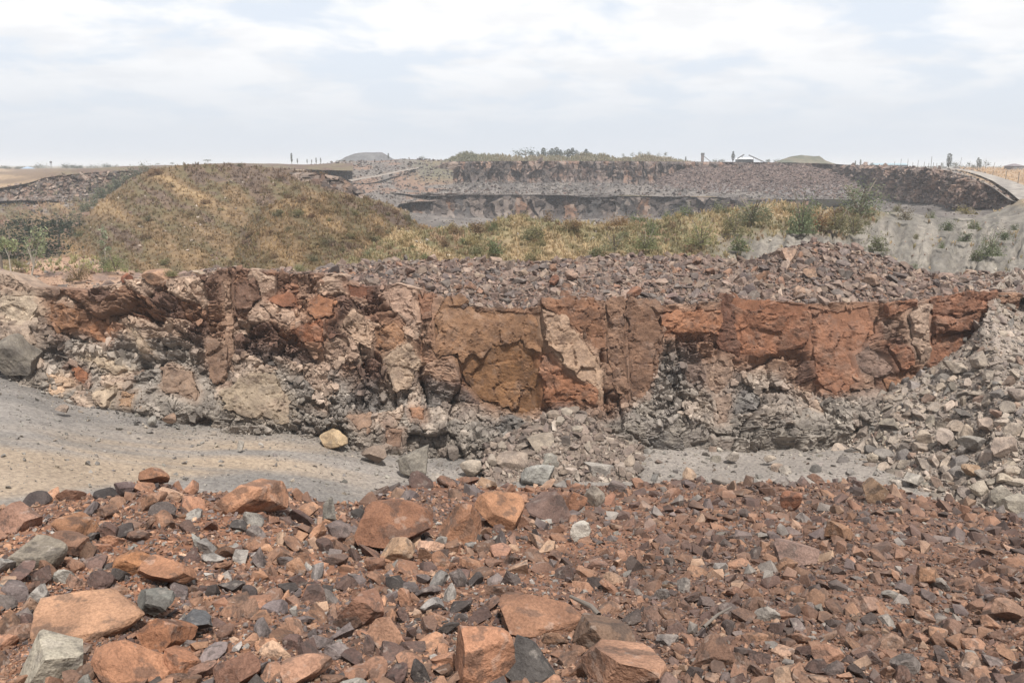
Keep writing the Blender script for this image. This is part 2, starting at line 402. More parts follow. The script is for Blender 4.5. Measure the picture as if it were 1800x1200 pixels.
def scatter_stones(surf, n, pxmin, pxmax, alpha, palette, names, n_obj, mat, stuff_name, stuff_label, group, noun, rock_name, mask=None, seed=1, gap=0.7, sink=0.1, tilt=0.45, sizef=None, parent=None, land=None, nested_min=14.0, colf=None, patchy=False):
    """names: colour word per palette entry. The n_obj largest become objects, the rest one mass."""
    rg = np.random.default_rng(seed); P, nr = surf.sample(n, mask, rg)
    r = rg.random(n); spx = np.minimum(pxmin * (1 - r) ** (-1 / alpha), pxmax * rg.uniform(0.7, 1.0, n))
    qx, qy, f = proj(P)
    if sizef is not None: spx = spx * sizef(qx, qy)
    order = np.argsort(-spx); keep = np.ones(n, bool); H = {}
    cell = 60.0
    def near(x, y):
        for a in (-1, 0, 1):
            for b in (-1, 0, 1):
                yield from H.get((int(x // cell) + a, int(y // cell) + b), ())
    for (x, y, rr) in PLACED: H.setdefault((int(x // cell), int(y // cell)), []).append((x, y, rr))
    bald = fbm(qx / 130, qy / 55, s=seed + 7, o=3) if patchy else None
    for i in order:
        if spx[i] < nested_min: break
        if patchy and bald[i] < np.interp(qx[i], [0, 700, 1100], [.44, .42, .31]) and spx[i] < 34: keep[i] = False; continue
        x, y, rr = qx[i], qy[i], spx[i] * 0.5 * gap
        if any((x - a) ** 2 + ((y - b) * 1.5) ** 2 < (rr + c) ** 2 for a, b, c in near(x, y)): keep[i] = False; continue
        H.setdefault((int(x // cell), int(y // cell)), []).append((x, y, rr))
    idx = order[keep[order]]; C, k = pick_cols(n, palette, rg); size = spx * f / FPX
    if colf is not None: C = colf(C, qx, qy)
    vis = [i for i in idx if -20 < qx[i] < 1820 and qy[i] < 1205][:n_obj]; vs = set(vis)
    rest = np.array([i for i in idx if i not in vs])
    so = link(stuff_name, stones_mesh(stuff_name, P[rest], size[rest], C[rest], nr[rest], M[mat], rg, sink, tilt, None, spx[rest] < 11.5), parent, kind='stuff')
    if parent is None: tag(so, stuff_label, 'rubble')
    Q = rotmats(n, rg, tilt, nr); cl = {}
    L_ = [l for l in LAND if land is None or l[2] in land]
    for i in vis:
        me = cut_mesh(int(rg.integers(0, len(CUTS))), M[mat + '_object']); o = link(rock_name, me)
        o.matrix_world = Matrix.Translation(P[i] + nr[i] * size[i] * sink) @ Matrix(Q[i].tolist()).to_4x4() @ Matrix.Scale(float(size[i]) * 1.1, 4)
        set_col(o, C[i]); o['category'] = 'rock'; o['group'] = group
        d = [math.hypot(l[0] - qx[i], 1.5 * (l[1] - qy[i])) for l in L_]; j = int(np.argmin(d)); l = L_[j]
        dx, dy = qx[i] - l[0], 1.5 * (qy[i] - l[1])
        side = ('in front of' if dy > 0 else 'behind') if abs(dy) > abs(dx) else ('to the right of' if dx > 0 else 'to the left of')
        cl.setdefault((names[k[i]], side, l[2]), []).append((d[j], o))
    for (cn, side, sh), v in cl.items():
        v.sort(key=lambda q: q[0])
        for q, (dd, o) in enumerate(v):
            o['label'] = f"{cn} {noun} {side} {sh}" if len(v) == 1 else f"{ORD[min(q, 19)]} {cn} {noun} {side} {sh}"
    return so

# ================================================================== THE SETTING
# ---------------------------------------------------------------- ground to the horizon
def build_ground():
    a = np.concatenate([-np.geomspace(9000, 60, 45), np.linspace(-50, 50, 12), np.geomspace(60, 9000, 45)])
    b = np.concatenate([np.linspace(-300, 640, 48), np.geomspace(660, 12000, 40)])
    X, Y = np.meshgrid(a, b); near = smooth(700, 470, np.hypot(X * 0.55, Y))
    Z = CZ - 2.6 - 40 * near + 0.5 * (fbm(X / 90, Y / 90, s=3) - 0.5)
    s = Surf(np.stack([X, Y, Z], -1))
    def c(px, py, G):
        n = fbm(G[..., 0] / 60, G[..., 1] / 25, s=5, o=5)
        return mixc(mixc(pc(176, 152, 116), pc(140, 128, 96), smooth(0.4, 0.6, n)), pc(112, 112, 86), smooth(0.55, 0.7, fbm(G[..., 0] / 150, G[..., 1] / 60, s=8)))
    s.build('ground', M['hill_soil'], c)
    return s
build_ground()

# ---------------------------------------------------------------- quarry floor with the haul road coming down from the left
YB = {-400: 610, 0: 640, 60: 668, 110: 700, 200: 716, 300: 736, 400: 740, 520: 745, 620: 772, 700: 792, 860: 790, 1000: 780, 1100: 772, 1300: 778, 1400: 770, 1500: 752, 1800: 752}
DW = {-400: 36, 0: 32.0, 60: 31, 120: 30.5, 300: 29.6, 700: 30, 1100: 31, 1500: 32, 1790: 33}
FLOOR_NEAR_D = {-400: 12, 0: 13.5, 350: 16, 700: 19, 1800: 19}
FLOOR_NEAR_Z = {-400: -7.3, 0: -7.9, 350: -9.2, 700: -10.5, 1100: -10.45, 1800: -10.3}
uu = sorted(set(YB) | set(DW)); zb = {u: float(ray(u, I(u, YB), I(u, DW))[2] - CZ) for u in uu}
floor = sheet(-400, 2100, 520, [('z', FLOOR_NEAR_Z, FLOOR_NEAR_D), ('y', YB, DW), ('z', zb, {u: I(u, DW) + 5 for u in uu})], [120, 12], 0.10, 1.6, 11, 5)
_k = np.hanning(53); _k /= _k.sum(); floor.G[..., 2] = np.stack([np.convolve(np.pad(r_, 26, mode='edge'), _k, 'valid') for r_ in floor.G[..., 2]]); floor.G[..., 2] += 0.05 * (fbm(floor.G[..., 0] / .8, floor.G[..., 1] / .8, s=12, o=4) - .5)
def floor_col(px, py, G):
    X, Y = G[..., 0], G[..., 1]; n = fbm(X / 9 + 3, (Y - .28 * X) / 1.3, s=21, o=4); n2 = fbm(X / 2.2, Y / 1.1, s=22, o=5, g=.6)
    grey = mixc(pc(140, 136, 132), pc(164, 158, 152), smooth(0.35, 0.65, n2)); beige = mixc(pc(178, 156, 128), pc(188, 166, 138), n2)
    left = smooth(760, 420, px)
    t = left * smooth(0.36, 0.66, n) * smooth(735, 800, py) * .9
    t = np.maximum(t, left * smooth(860, 800, np.abs(py - 830) * 3 + 690 + px * 0.35) * 0.8)
    return mixc(mixc(mixc(grey, pc(128, 126, 124), left * smooth(0.62, 0.42, n) * 0.3), beige, np.clip(t, 0, 1)), pc(168, 158, 148), smooth(900, 1200, px) * 0.4)
floor.build('quarry_floor', M['road_soil'], floor_col)

# ---------------------------------------------------------------- heap of red rubble in the foreground (its body; stones come later)
EDGE = {-400: 900, 0: 898, 60: 888, 120: 880, 200: 862, 250: 842, 280: 840, 330: 858, 400: 862, 470: 862, 520: 872, 560: 884, 640: 890, 690: 862, 740: 846, 800: 846, 900: 852, 1000: 856, 1100: 856, 1200: 848, 1350: 848, 1500: 846, 1570: 856, 1630: 876, 1700: 894, 1800: 910, 2200: 960}
DE = {-400: 10.5, 0: 11, 270: 12, 640: 14, 900: 17, 1200: 18, 1500: 18, 1800: 16.5, 2200: 14}
heap = sheet(-400, 2200, 460, [('y', 1420, 3.2), ('y', 1200, 4.6), ('y', 1000, {-400: 7, 0: 7, 900: 8, 1800: 8}), ('y', {u: EDGE[u] + 44 for u in EDGE}, {u: I(u, DE) * 0.80 for u in EDGE}),
    ('y', EDGE, DE), ('z', {-400: -9.5, 0: -9.8, 640: -11.8, 2200: -12}, {-400: 14, 0: 14.5, 640: 18.5, 900: 22.5, 1500: 23, 2200: 19})], [34, 52, 44, 30, 10], 0.16, 1.3, 31, 5)
def heap_col(px, py, G):
    n = fbm(G[..., 0] / 0.9, G[..., 1] / 0.9, s=41, o=5); n2 = fbm(G[..., 0] / 3, G[..., 1] / 3, s=42)
    c = mixc(pc(126, 82, 64), pc(164, 104, 76), smooth(0.3, 0.7, n)); c = mixc(c, pc(104, 82, 74), smooth(0.5, 0.7, n2) * 0.6)
    return mixc(c, pc(112, 86, 76), smooth(900, 1500, px) * 0.5)
heap.build('rubble_mound', M['soil'], heap_col)

# ---------------------------------------------------------------- the quarry face
YT = {-400: 462, -60: 470, 0: 480, 30: 486, 60: 505, 150: 512, 240: 494, 330: 490, 370: 478, 420: 474, 520: 482, 600: 484, 640: 500, 700: 498, 760: 514, 800: 538, 860: 540, 950: 540, 1010: 526, 1060: 528, 1160: 540, 1265: 530, 1275: 518, 1320: 524, 1420: 532, 1520: 530, 1600: 538, 1640: 525, 1740: 516, 1800: 520}
TAN, PALE, ORG, RED, BRN, DRED, GOLD, PINK = (186, 158, 132), (198, 178, 152), (166, 102, 70), (164, 84, 52), (150, 116, 96), (126, 78, 62), (150, 100, 60), (160, 122, 104)
SLABS = [  # outline in the photograph, colour, how far it stands out (m), words
 ([(813,640),(832,618),(846,622),(866,598),(884,606),(906,592),(922,610),(950,612),(960,653),(962,703),(920,720),(853,700),(827,673)], GOLD, .05, 'golden brown smooth rock slab at the middle of the quarry face'),
 ([(950,627),(977,620),(1003,653),(1037,660),(1047,703),(963,703)], ORG, .12, None),
 ([(767,563),(787,523),(813,523),(840,550),(867,547),(950,553),(953,613),(924,612),(908,594),(884,608),(866,600),(846,624),(832,620),(813,640),(796,622),(773,630)], (152,106,74), .12, 'curved tan brown slab above the golden one'),
 ([(953,553),(973,547),(1000,573),(1033,613),(1057,653),(1050,703),(1037,673),(1000,653),(977,627),(957,593)], (184,150,122), .45, 'pale tan shard standing proud of the brown slabs'),
 ([(953,530),(1000,523),(1043,530),(1063,580),(1060,613),(1047,607),(1000,567),(957,543)], (148,98,72), .25, None),
 ([(1067,533),(1093,530),(1100,693),(1083,687),(1067,613)], (150,110,88), .28, None),
 ([(1100,533),(1157,540),(1157,613),(1133,693),(1107,700)], (146,104,82), .12, None),
 ([(1160,553),(1200,550),(1268,545),(1265,585),(1163,587)], (168,104,72), .35, None),
 ([(1272,515),(1290,517),(1293,557),(1303,620),(1267,607)], DRED, .45, None),
 ([(1293,520),(1367,530),(1413,537),(1427,543),(1430,613),(1400,607),(1340,617),(1310,617),(1303,587),(1292,557)], (160,98,70), .38, 'broad rust red slab under the peak of the rubble'),
 ([(1430,540),(1477,550),(1527,540),(1533,587),(1510,607),(1500,667),(1467,687),(1440,680),(1433,613)], (158,100,74), .2, None),
 ([(1500,627),(1520,613),(1553,627),(1560,653),(1533,662),(1507,653)], (146,118,104), .12, None),
 ([(1550,537),(1600,527),(1603,540),(1553,556)], (156,98,72), .4, None),
 ([(1587,560),(1610,537),(1627,540),(1630,627),(1620,640),(1600,613)], (184,156,134), .18, None),
 ([(1630,530),(1667,520),(1737,517),(1740,547),(1700,553),(1633,560)], (158,100,76), .42, None),
 ([(1633,563),(1700,556),(1740,550),(1753,567),(1720,583),(1633,587)], (152,96,72), .30, None),
 ([(1633,590),(1693,587),(1730,585),(1727,600),(1693,627),(1643,653),(1633,640)], (160,100,74), .2, None),
 ([(1547,667),(1600,670),(1577,697),(1553,690)], (162,108,78), .15, None),
 ([(1547,610),(1590,617),(1593,640),(1573,650)], (156,96,70), .25, None),
 ([(87,533),(110,537),(137,547),(133,573),(110,580),(90,563)], (158,104,70), .3, None),
 ([(147,573),(167,563),(193,577),(183,600),(157,593)], (170,108,72), .3, None),
 ([(17,524),(60,521),(70,545),(43,580),(20,562)], PALE, .3, None),
 ([(2,560),(38,575),(72,580),(78,606),(55,618),(2,600)], (178,156,136), .42, None),
 ([(220,576),(233,580),(262,622),(240,617)], (196,172,144), .35, None),
 ([(143,627),(180,627),(213,647),(193,656)], (206,184,154), .3, None),
 ([(287,640),(333,653),(357,693),(353,707),(290,683)], (156,128,106), .3, None),
 ([(367,587),(400,613),(400,673),(383,677),(367,627)], (142,108,88), .35, None),
 ([(395,493),(407,500),(411,627),(402,642)], (170,132,108), .5, None),
 ([(403,700),(427,673),(443,660),(480,660),(513,703),(513,743),(443,737),(407,720)], (166,148,124), .3, 'pale buff slab low on the quarry face with a brown streak'),
 ([(463,537),(480,533),(527,557),(507,573),(490,567)], (200,166,140), .42, None),
 ([(473,527),(513,508),(523,537),(500,543)], (156,92,64), .3, None),
 ([(523,587),(547,573),(572,573),(572,607),(533,603)], (158,90,58), .3, 'saturated orange block high on the face'),
 ([(550,533),(567,523),(587,530),(590,560),(560,567),(547,553)], (158,98,66), .34, None),
 ([(413,500),(453,498),(460,523),(447,540),(417,550)], (130,92,76), .2, None),
 ([(107,660),(133,670),(143,680),(123,695),(110,689)], (214,178,142), .36, None),
 ([(123,640),(150,655),(152,675),(133,665)], (158,92, 60), .3, None),
 ([(670,513),(700,500),(727,510),(728,560),(710,553),(683,530)], (188,152,130), .42, None),
 ([(657,577),(693,570),(713,587),(710,600),(673,617),(663,600)], (176,124,90), .35, None),
 ([(607,580),(627,550),(647,573),(653,613),(637,607)], (196,164,136), .3, None),
 ([(677,627),(717,607),(733,640),(723,680),(693,686),(683,653)], (186,160,134), .4, 'pale tan block jutting from the face'),
 ([(617,733),(657,733),(660,753),(637,760)], (160,126,104), .25, None),
 ([(721,722),(744,722),(744,741),(726,738)], (176,118,86), .28, None),
 ([(610,498),(643,502),(640,519),(615,515)], (158,92,66), .3, None),
 ([(684,754),(708,760),(705,788),(684,786)], (152,116,96), .28, None),
 ([(735,520),(760,515),(757,560),(742,563)], (150,98,74), .3, None),
 ([(180,690),(212,680),(206,716),(186,712)], (196,174,146), .3, None),
 ([(222,690),(246,692),(243,716),(224,714)], (174,134,102), .26, None),
 ([(1240,640),(1275,632),(1290,660),(1265,690),(1245,672)], (176,146,124), .25, None),
 ([(1205,640),(1238,640),(1240,668),(1215,672)], (150,126,112), .22, None),
 ([(1400,690),(1420,702),(1428,730),(1410,718)], (186,160,138), .22, None),
 ([(1260,700),(1290,690),(1275,740),(1258,744)], (160,136,118), .2, None),
]
for _k, (_p, _c, _o, _w) in enumerate(SLABS):
    _a = np.array(_p, float); _m = _a.mean(0); SLABS[_k] = ([tuple(q) for q in _m + (_a - _m) * 1.05], _c, _o, _w)
face_parent = tag(bpy.data.objects.new('quarry_face', None), kind='structure'); COL.objects.link(face_parent)
face_parent.location = (0, 30, CZ - 10.5)
def child(o): o.parent = face_parent; o.matrix_parent_inverse = Matrix.Translation(face_parent.location).inverted(); return o
_SP = {}
def slab_plane(k):
    """each slab follows the lie of the face behind it: plane fitted to the face within its outline"""
    if k in _SP: return _SP[k]
    poly, col, out, w = SLABS[k]; r = np.random.default_rng(900 + k); c = np.mean(poly, 0); A = np.array(poly)
    gx, gy = np.meshgrid(np.linspace(A[:, 0].min(), A[:, 0].max(), 26), np.linspace(A[:, 1].min(), A[:, 1].max(), 26)); m = inpoly(gx, gy, poly)
    d, _, _ = face_field(gx, gy, False); X = np.stack([np.ones(m.sum()), (gx[m] - c[0]) / 100, (gy[m] - c[1]) / 100], 1); q = np.linalg.lstsq(X, d[m], rcond=None)[0]
    _SP[k] = (c, q[0] + .06 + .38 * out, float(np.clip(q[1], -.6, .6)) * .7 + r.uniform(-.12, .12), float(np.clip(q[2], -.2, 1.2)) * .7 + r.uniform(-.1, .1)); return _SP[k]
def wall_point(px, v):
    """point on the undisplaced face: column px, v from foot (0) to rim (1)"""
    B = ray(px, I(px, YB) + 8, I(px, DW)); H = ray(px, I(px, YT), I(px, DW) + 1.0); return B + (H - B) * np.asarray(v)[..., None]
def wall_out(px):
    e = 6.0; t = wall_point(px + e, px * 0 + .5) - wall_point(px - e, px * 0 + .5); n = np.stack([t[..., 1], -t[..., 0], t[..., 0] * 0 + 0.12], -1)
    n /= np.linalg.norm(n, axis=-1, keepdims=True); return n
RUST = {-400: .8, 0: .75, 100: .55, 200: .60, 330: .58, 400: .45, 600: .5, 760: .32, 1060: .25, 1160: .60, 1270: .52, 1430: .35, 1600: .3, 1760: .2}
def face_field(px, py, slabs=True):
    """how far the rock stands out, and its colour, at each point of the face"""
    wx = px + 26 * (fbm(px / 70, py / 70, s=51) - 0.5) * 2; wy = py + 20 * (fbm(px / 60, py / 60, s=52) - 0.5) * 2
    d = np.zeros(px.shape)
    (a, b, c_), f1, e1, dx, dy = voro(wx / 120, wy / 190, 61); d += (a - 0.5) * 0.9 + dx * (b - 0.5) * 0.8 + dy * (c_ - 0.8) * 0.5
    (a2, b2, c2), f1, e2, dx, dy = voro(wx / 44, wy / 40, 71); d += (a2 - 0.5) * 0.48 + dx * (b2 - 0.5) * 0.7 + dy * (c2 - 0.75) * 0.55
    frac = 0.35 + 0.65 * smooth(0.42, 0.6, fbm(px / 120, py / 60, s=53))
    (a3, b3, c3), f1, e3, dx, dy = voro(wx / 17, wy / 11, 81); d += frac * ((a3 - 0.5) * 0.34 + dx * (b3 - 0.5) * 0.4 + dy * (c3 - 0.8) * 0.45)
    (a4, b4, c4), f1, e4, dx, dy = voro(wx / 7.5, wy / 5, 91); d += frac * ((a4 - 0.5) * 0.17 + dy * (c4 - 0.8) * 0.2)
    d -= 0.10 * smooth(0.12, 0.0, e2) + 0.16 * smooth(0.07, 0.0, e1)
    yb, yt = I(px, YB), I(px, YT); v = np.clip((yb - py) / (yb - yt), 0, 1)
    foot = {0: .3, 300: .5, 520: .2, 620: .5, 800: 1.0, 900: .8, 1060: .6, 1200: .7, 1350: 1.1, 1500: 1.4, 1800: 1.4}
    d += I(px, foot) * smooth(0.42, 0.0, v) ** 1.3 + 0.5 * smooth(0.35, 0.0, v)
    # left end: a buttress towards the road
    d = d * (1 - .5 * smooth(70, 0, px)) + 0.45 * smooth(95, 40, px) * smooth(0.0, 0.3, v)
    for q in (412, 1063, 1270, 1631, 745): d -= 0.45 * np.exp(-((px - q - 6 * np.sin(py / 37)) / 5.0) ** 2) * (v > 0.15)
    # colours: iron-stained upper part, grey broken lower part, buff between
    n1 = fbm(px / 90, py / 60, s=101, o=4); n2 = fbm(px / 30, py / 24, s=102, o=4)
    rust_line = I(px, RUST)
    t = smooth(-0.13, 0.13, v - rust_line + (n1 - 0.5) * 0.5)
    grey = mixc(mixc(pc(150, 142, 134), pc(172, 162, 150), a2), pc(130, 126, 122), smooth(0.6, 0.85, b2))
    rust = mixc(mixc(pc(146, 100, 78), pc(162, 120, 96), a2), pc(122, 88, 76), smooth(0.6, 0.85, b2))
    c = mixc(grey, rust, t)
    buff = smooth(0.58, 0.74, c2) * np.where(px < 740, 0.8, 0.3); c = mixc(c, mixc(pc(184, 154, 132), pc(198, 172, 148), a3), buff)
    c = mixc(c, pc(180, 156, 134), smooth(120, 40, px) * smooth(0.2, 0.5, n2) * .85)
    c = mixc(c, pc(146, 138, 128), smooth(0.28, 0.05, v) * smooth(0.35, 0.55, n2) * 0.8)
    c = c * (0.86 + 0.28 * a3)[..., None]
    if slabs:
        for k in range(len(SLABS)):
            poly = np.array(SLABS[k][0], float); x0, y0 = poly.min(0) - 16; x1, y1 = poly.max(0) + 16
            s = (px > x0) & (px < x1) & (py > y0) & (py < y1)
            if not s.any(): continue
            qx, qy = px[s], py[s]; m = inpoly(qx, qy, SLABS[k][0]); dist = np.full(qx.shape, 99.0)
            for i in range(len(poly)):
                p, q = poly[i], poly[(i + 1) % len(poly)]; e = q - p; t = np.clip(((qx - p[0]) * e[0] + (qy - p[1]) * e[1]) / (e @ e), 0, 1); dist = np.minimum(dist, np.hypot(qx - p[0] - t * e[0], qy - p[1] - t * e[1]))
            cc, out, ga, gb = slab_plane(k); pl = out + ga * (qx - cc[0]) / 100 + gb * (qy - cc[1]) / 100; w = np.where(m, 1, .75 * smooth(16, 2, dist)); dd = d[s]; cs = c[s]
            d[s] = np.where(m, pl - .16, dd + (np.minimum(pl - .05, pl * .3 + dd * .7 + .25) - dd) * w); c[s] = mixc(cs, pc(*SLABS[k][1]) * .92, np.where(m, 1, .45 * smooth(14, 2, dist)))
    return d, c, v
def build_face():
    nu, nv = 1120, 150; u = np.linspace(-400, 1795, nu); v = np.linspace(-0.12, 1.0, nv); U, V = np.meshgrid(u, v)
    P = wall_point(U, V); px, py, _ = proj(P); d, c, vv = face_field(U, I(U, YB) + 8 + (I(U, YT) - I(U, YB) - 8) * V)
    d *= 1 - 0.35 * smooth(0.6, 1.0, V)
    P = P + wall_out(U) * d[..., None]
    # roll the rim back under the rubble on top
    back = np.stack([P[-1] + np.array([0, 0.3 * (q + 1), -0.05 * q]) for q in range(5)]); P = np.concatenate([P, back]); c = np.concatenate([c, np.repeat(c[-1:], 5, 0)])
    o = child(link('rock_face', mesh_from('rock_face', P.reshape(-1, 3), grid_faces(*P.shape[:2]), M['face'], c.reshape(-1, 3), False)))
    s = Surf(P[:nv]); return s
wall = build_face()
from mathutils.geometry import delaunay_2d_cdt
def slab_mesh(k):
    """one slab of the face: outline, a finely divided front with its own relief, edges running back into the rock"""
    poly, col, out, words = SLABS[k]; poly = np.array(poly, float); r = np.random.default_rng(500 + k)
    seg = np.linalg.norm(np.roll(poly, -1, 0) - poly, axis=1); L = np.concatenate([[0], seg.cumsum()]); n = int(L[-1] / 5) + 8
    t = np.linspace(0, L[-1], n, endpoint=False); cl = np.vstack([poly, poly[:1]])
    O = np.stack([np.interp(t, L, cl[:, 0]), np.interp(t, L, cl[:, 1])], 1); O += r.normal(size=O.shape) * .9; O = O + np.stack([fbm(O[:, 0] / 15, O[:, 1] / 15, s=740 + k, o=3) - .5, fbm(O[:, 0] / 15 + 9, O[:, 1] / 15, s=741 + k, o=3) - .5], 1) * min(22, .35 * np.ptp(O, axis=0).min())
    c = O.mean(0); cc, d0, ga, gb = slab_plane(k); x0, y0 = O.min(0); x1, y1 = O.max(0); st = 2.9
    gx, gy = np.meshgrid(np.arange(x0, x1, st), np.arange(y0, y1, st)); gx = (gx + r.uniform(-.4, .4, gx.shape) * st).ravel(); gy = (gy + r.uniform(-.4, .4, gy.shape) * st).ravel()
    shr = c + (O - c) * 0.94; ok = inpoly(gx, gy, shr.tolist()); pts = np.vstack([O, np.stack([gx[ok], gy[ok]], 1)])
    v2, _, f2, _, _, _ = delaunay_2d_cdt([Vector(p) for p in pts], [], [list(range(n))], 1, 1e-5)
    Q = np.array([p[:] for p in v2]); F = [tuple(f) for f in f2 if len(f) == 3]
    rel = (fbm(Q[:, 0] / 50, Q[:, 1] / 50, s=600 + k, o=5, g=.62) - 0.5) * 0.30
    (a, b, cq), f1, e, dx, dy = voro((Q[:, 0] + .3 * Q[:, 1]) / 17, Q[:, 1] / 13, 680 + k); rel = rel + ((a - .5) * .07 + dx * (b - .5) * .12 + dy * (cq - .6) * .12) * smooth(.45, .6, fbm(Q[:, 0] / 60, Q[:, 1] / 60, s=690 + k))
    wx = Q[:, 0] + 14 * (fbm(Q[:, 0] / 30, Q[:, 1] / 30, s=640 + k) - .5)
    (a, b, cq), f1, e, dx, dy = voro(wx / 46 + 3, Q[:, 1] / 36, 650 + k); rel = rel + (a - 0.5) * 0.16 + dx * (b - .5) * 0.34 + dy * (cq - .6) * 0.34 - 0.05 * smooth(0.05, 0, e)
    (a, b, cq), f1, e, dx, dy = voro((wx + .25 * Q[:, 1]) / 31 + 7, Q[:, 1] / 22, 720 + k); rel = rel - .09 * smooth(.10, 0, e) * smooth(.5, .62, fbm(Q[:, 0] / 45, Q[:, 1] / 45, s=730 + k)); edge = np.min(np.linalg.norm(Q[:, None] - O[None], axis=2), 1); rel = rel - 0.025 * smooth(4, 0, edge)
    d = d0 + ga * (Q[:, 0] - cc[0]) / 100 + gb * (Q[:, 1] - cc[1]) / 100 + rel
    def pos(Q, d):
        yb, yt = I(Q[:, 0], YB) + 8, I(Q[:, 0], YT); return wall_point(Q[:, 0], (yb - Q[:, 1]) / (yb - yt)) + wall_out(Q[:, 0]) * d[:, None]
    m = len(Q); B = np.array([int(np.argmin(np.linalg.norm(Q - o, axis=1))) for o in O]); V = np.vstack([pos(Q, d), pos(Q[B], d[B] - 0.7)])
    for i in range(n):
        j = (i + 1) % n; F += [(int(B[i]), int(B[j]), m + j), (int(B[i]), m + j, m + i)]
    o = child(link('rock_slab', mesh_from('rock_slab', V, np.array(F), M['slab']))); set_col(o, pc(*col))
    if words: o['label'] = words
for k in range(len(SLABS)): slab_mesh(k)
# broken pieces still lodged in the face
def lodged():
    rg = np.random.default_rng(77)
    inslab = lambda x, y: np.any([inpoly(x, y, s[0]) for s in SLABS], 0)
    W, _ = wall.cells(); P, nr = wall.sample(11000, lambda x, y, m: (~inslab(x, y)) * (0.15 + 0.85 * smooth(0.45, 0.55, fbm(x / 90, y / 45, s=54))) * np.where((I(x, YB) - y) / (I(x, YB) - I(x, YT)) > I(x, RUST), np.where(x < 760, .45, .08), .8), rg)
    nr = wall_out(np.interp(P[:, 0] / P[:, 1], [-0.9, 0.7], [-370, 1889])); qx, qy, f = proj(P); _, c, _ = face_field(qx, qy)
    spx = np.minimum(4.0 * (1 - rg.random(len(P))) ** (-1 / 2.3), 18); s = spx * f / FPX; c = np.clip(c * (1 + 0.2 * rg.normal(size=(len(P), 1))), 0.02, 0.7)
    big = np.argsort(-spx)[:130]; rest = np.setdiff1d(np.arange(len(P)), big)
    child(link('broken_rock', stones_mesh('broken_rock', P[rest], s[rest], c[rest], nr[rest], M['face'], rg, 0.05, 0.7, None, spx[rest] < 10), kind='stuff'))
    Q = rotmats(len(P), rg, 0.6, nr)
    for i in big:
        o = child(link('rock_block', cut_mesh(int(rg.integers(0, 24)), M['slab']))); set_col(o, c[i])
        o.matrix_basis = Matrix.Translation(P[i]) @ Matrix(Q[i].tolist()).to_4x4() @ Matrix.Scale(float(s[i]) * 1.15, 4)
lodged()

# ---------------------------------------------------------------- rubble lying on top of the face
CREST = {-400: 452, 0: 478, 30: 486, 60: 510, 180: 508, 230: 494, 300: 486, 350: 480, 380: 472, 430: 486, 480: 477, 560: 477, 590: 468, 650: 463, 700: 461, 800: 458, 900: 461, 1000: 458, 1050: 451, 1130: 450, 1200: 451, 1280: 453, 1310: 458, 1340: 449, 1380: 434, 1430: 424, 1500: 436, 1560: 454, 1600: 473, 1640: 483, 1700: 481, 1750: 483, 1800: 475, 2200: 450}
cap = sheet(-260, 2200, 520, [('y', {u: I(u, YT) + 5 for u in YT}, {u: I(u, DW) + 0.7 for u in DW}), ('y', {u: 0.45 * I(u, YT) + 0.55 * I(u, CREST) for u in set(YT) | set(CREST)}, {u: I(u, DW) + 4 for u in DW}),
    ('y', CREST, {u: I(u, DW) + 8.5 for u in DW}), ('z', {60: -9, 1800: -9}, {u: I(u, DW) + 15 for u in DW})], [26, 26, 10], 0.14, 1.2, 131, 5)
def follow_rim(G, u, rows):
    """bring the front edge of a sheet down onto the broken rim of the face"""
    uw = np.linspace(-400, 1795, 1120); e = wall.G[-1]; k = np.hanning(9); k /= k.sum()
    T = np.stack([np.interp(u, uw, np.convolve(np.pad(e[:, q], 4, mode='edge'), k, 'valid')) for q in range(3)], -1) + np.array([0, .10, -.04]); sh = (T - G[0]) * smooth(1760, 1745, u)[:, None]
    for i in range(rows): G[i] += sh * (1 - i / rows) ** 1.5
follow_rim(cap.G, np.linspace(-260, 2200, 520), 20)
def cap_col(px, py, G):
    n = fbm(G[..., 0] / 1.5, G[..., 1] / 1.5, s=141); c = mixc(pc(124, 96, 86), pc(150, 122, 108), smooth(.3, .7, n))
    c = mixc(c, pc(176, 120, 92), smooth(700, 560, px) * smooth(0.5, 0.62, fbm(px / 60, py / 20, s=143)))
    return mixc(c, pc(152, 144, 136), smooth(1600, 1760, px))
cap.build('rubble_bank', M['soil'], cap_col)
# earth platform behind the left end, with its low spoil mound
MC = {-400: 462, 0: 470, 30: 464, 60: 457, 95: 453, 150: 452, 185: 458, 215: 470, 250: 480, 300: 480, 420: 490}
platform = sheet(-400, 420, 200, [('y', {-400: 500, 0: 512, 60: 516, 420: 520}, {u: I(u, DW) + 0.6 for u in DW}), ('y', {-400: 490, 0: 499, 60: 503, 230: 500, 420: 508}, {-400: 42, 0: 37.5, 420: 37}), ('y', MC, {-400: 48, 0: 44, 420: 44}), ('z', -11, 58)], [16, 26, 10], 0.10, 1.5, 151, 5)
follow_rim(platform.G, np.linspace(-400, 420, 200), 12)
def plat_col(px, py, G):
    n = fbm(G[..., 0] / 1.2, G[..., 1] / 1.2, s=152); return mixc(mixc(pc(176, 134, 108), pc(196, 160, 132), smooth(.3, .7, n)), pc(150, 124, 110), smooth(0.55, 0.7, fbm(px / 30, py / 10, s=153)))
platform.build('earth_platform', M['soil'], plat_col)

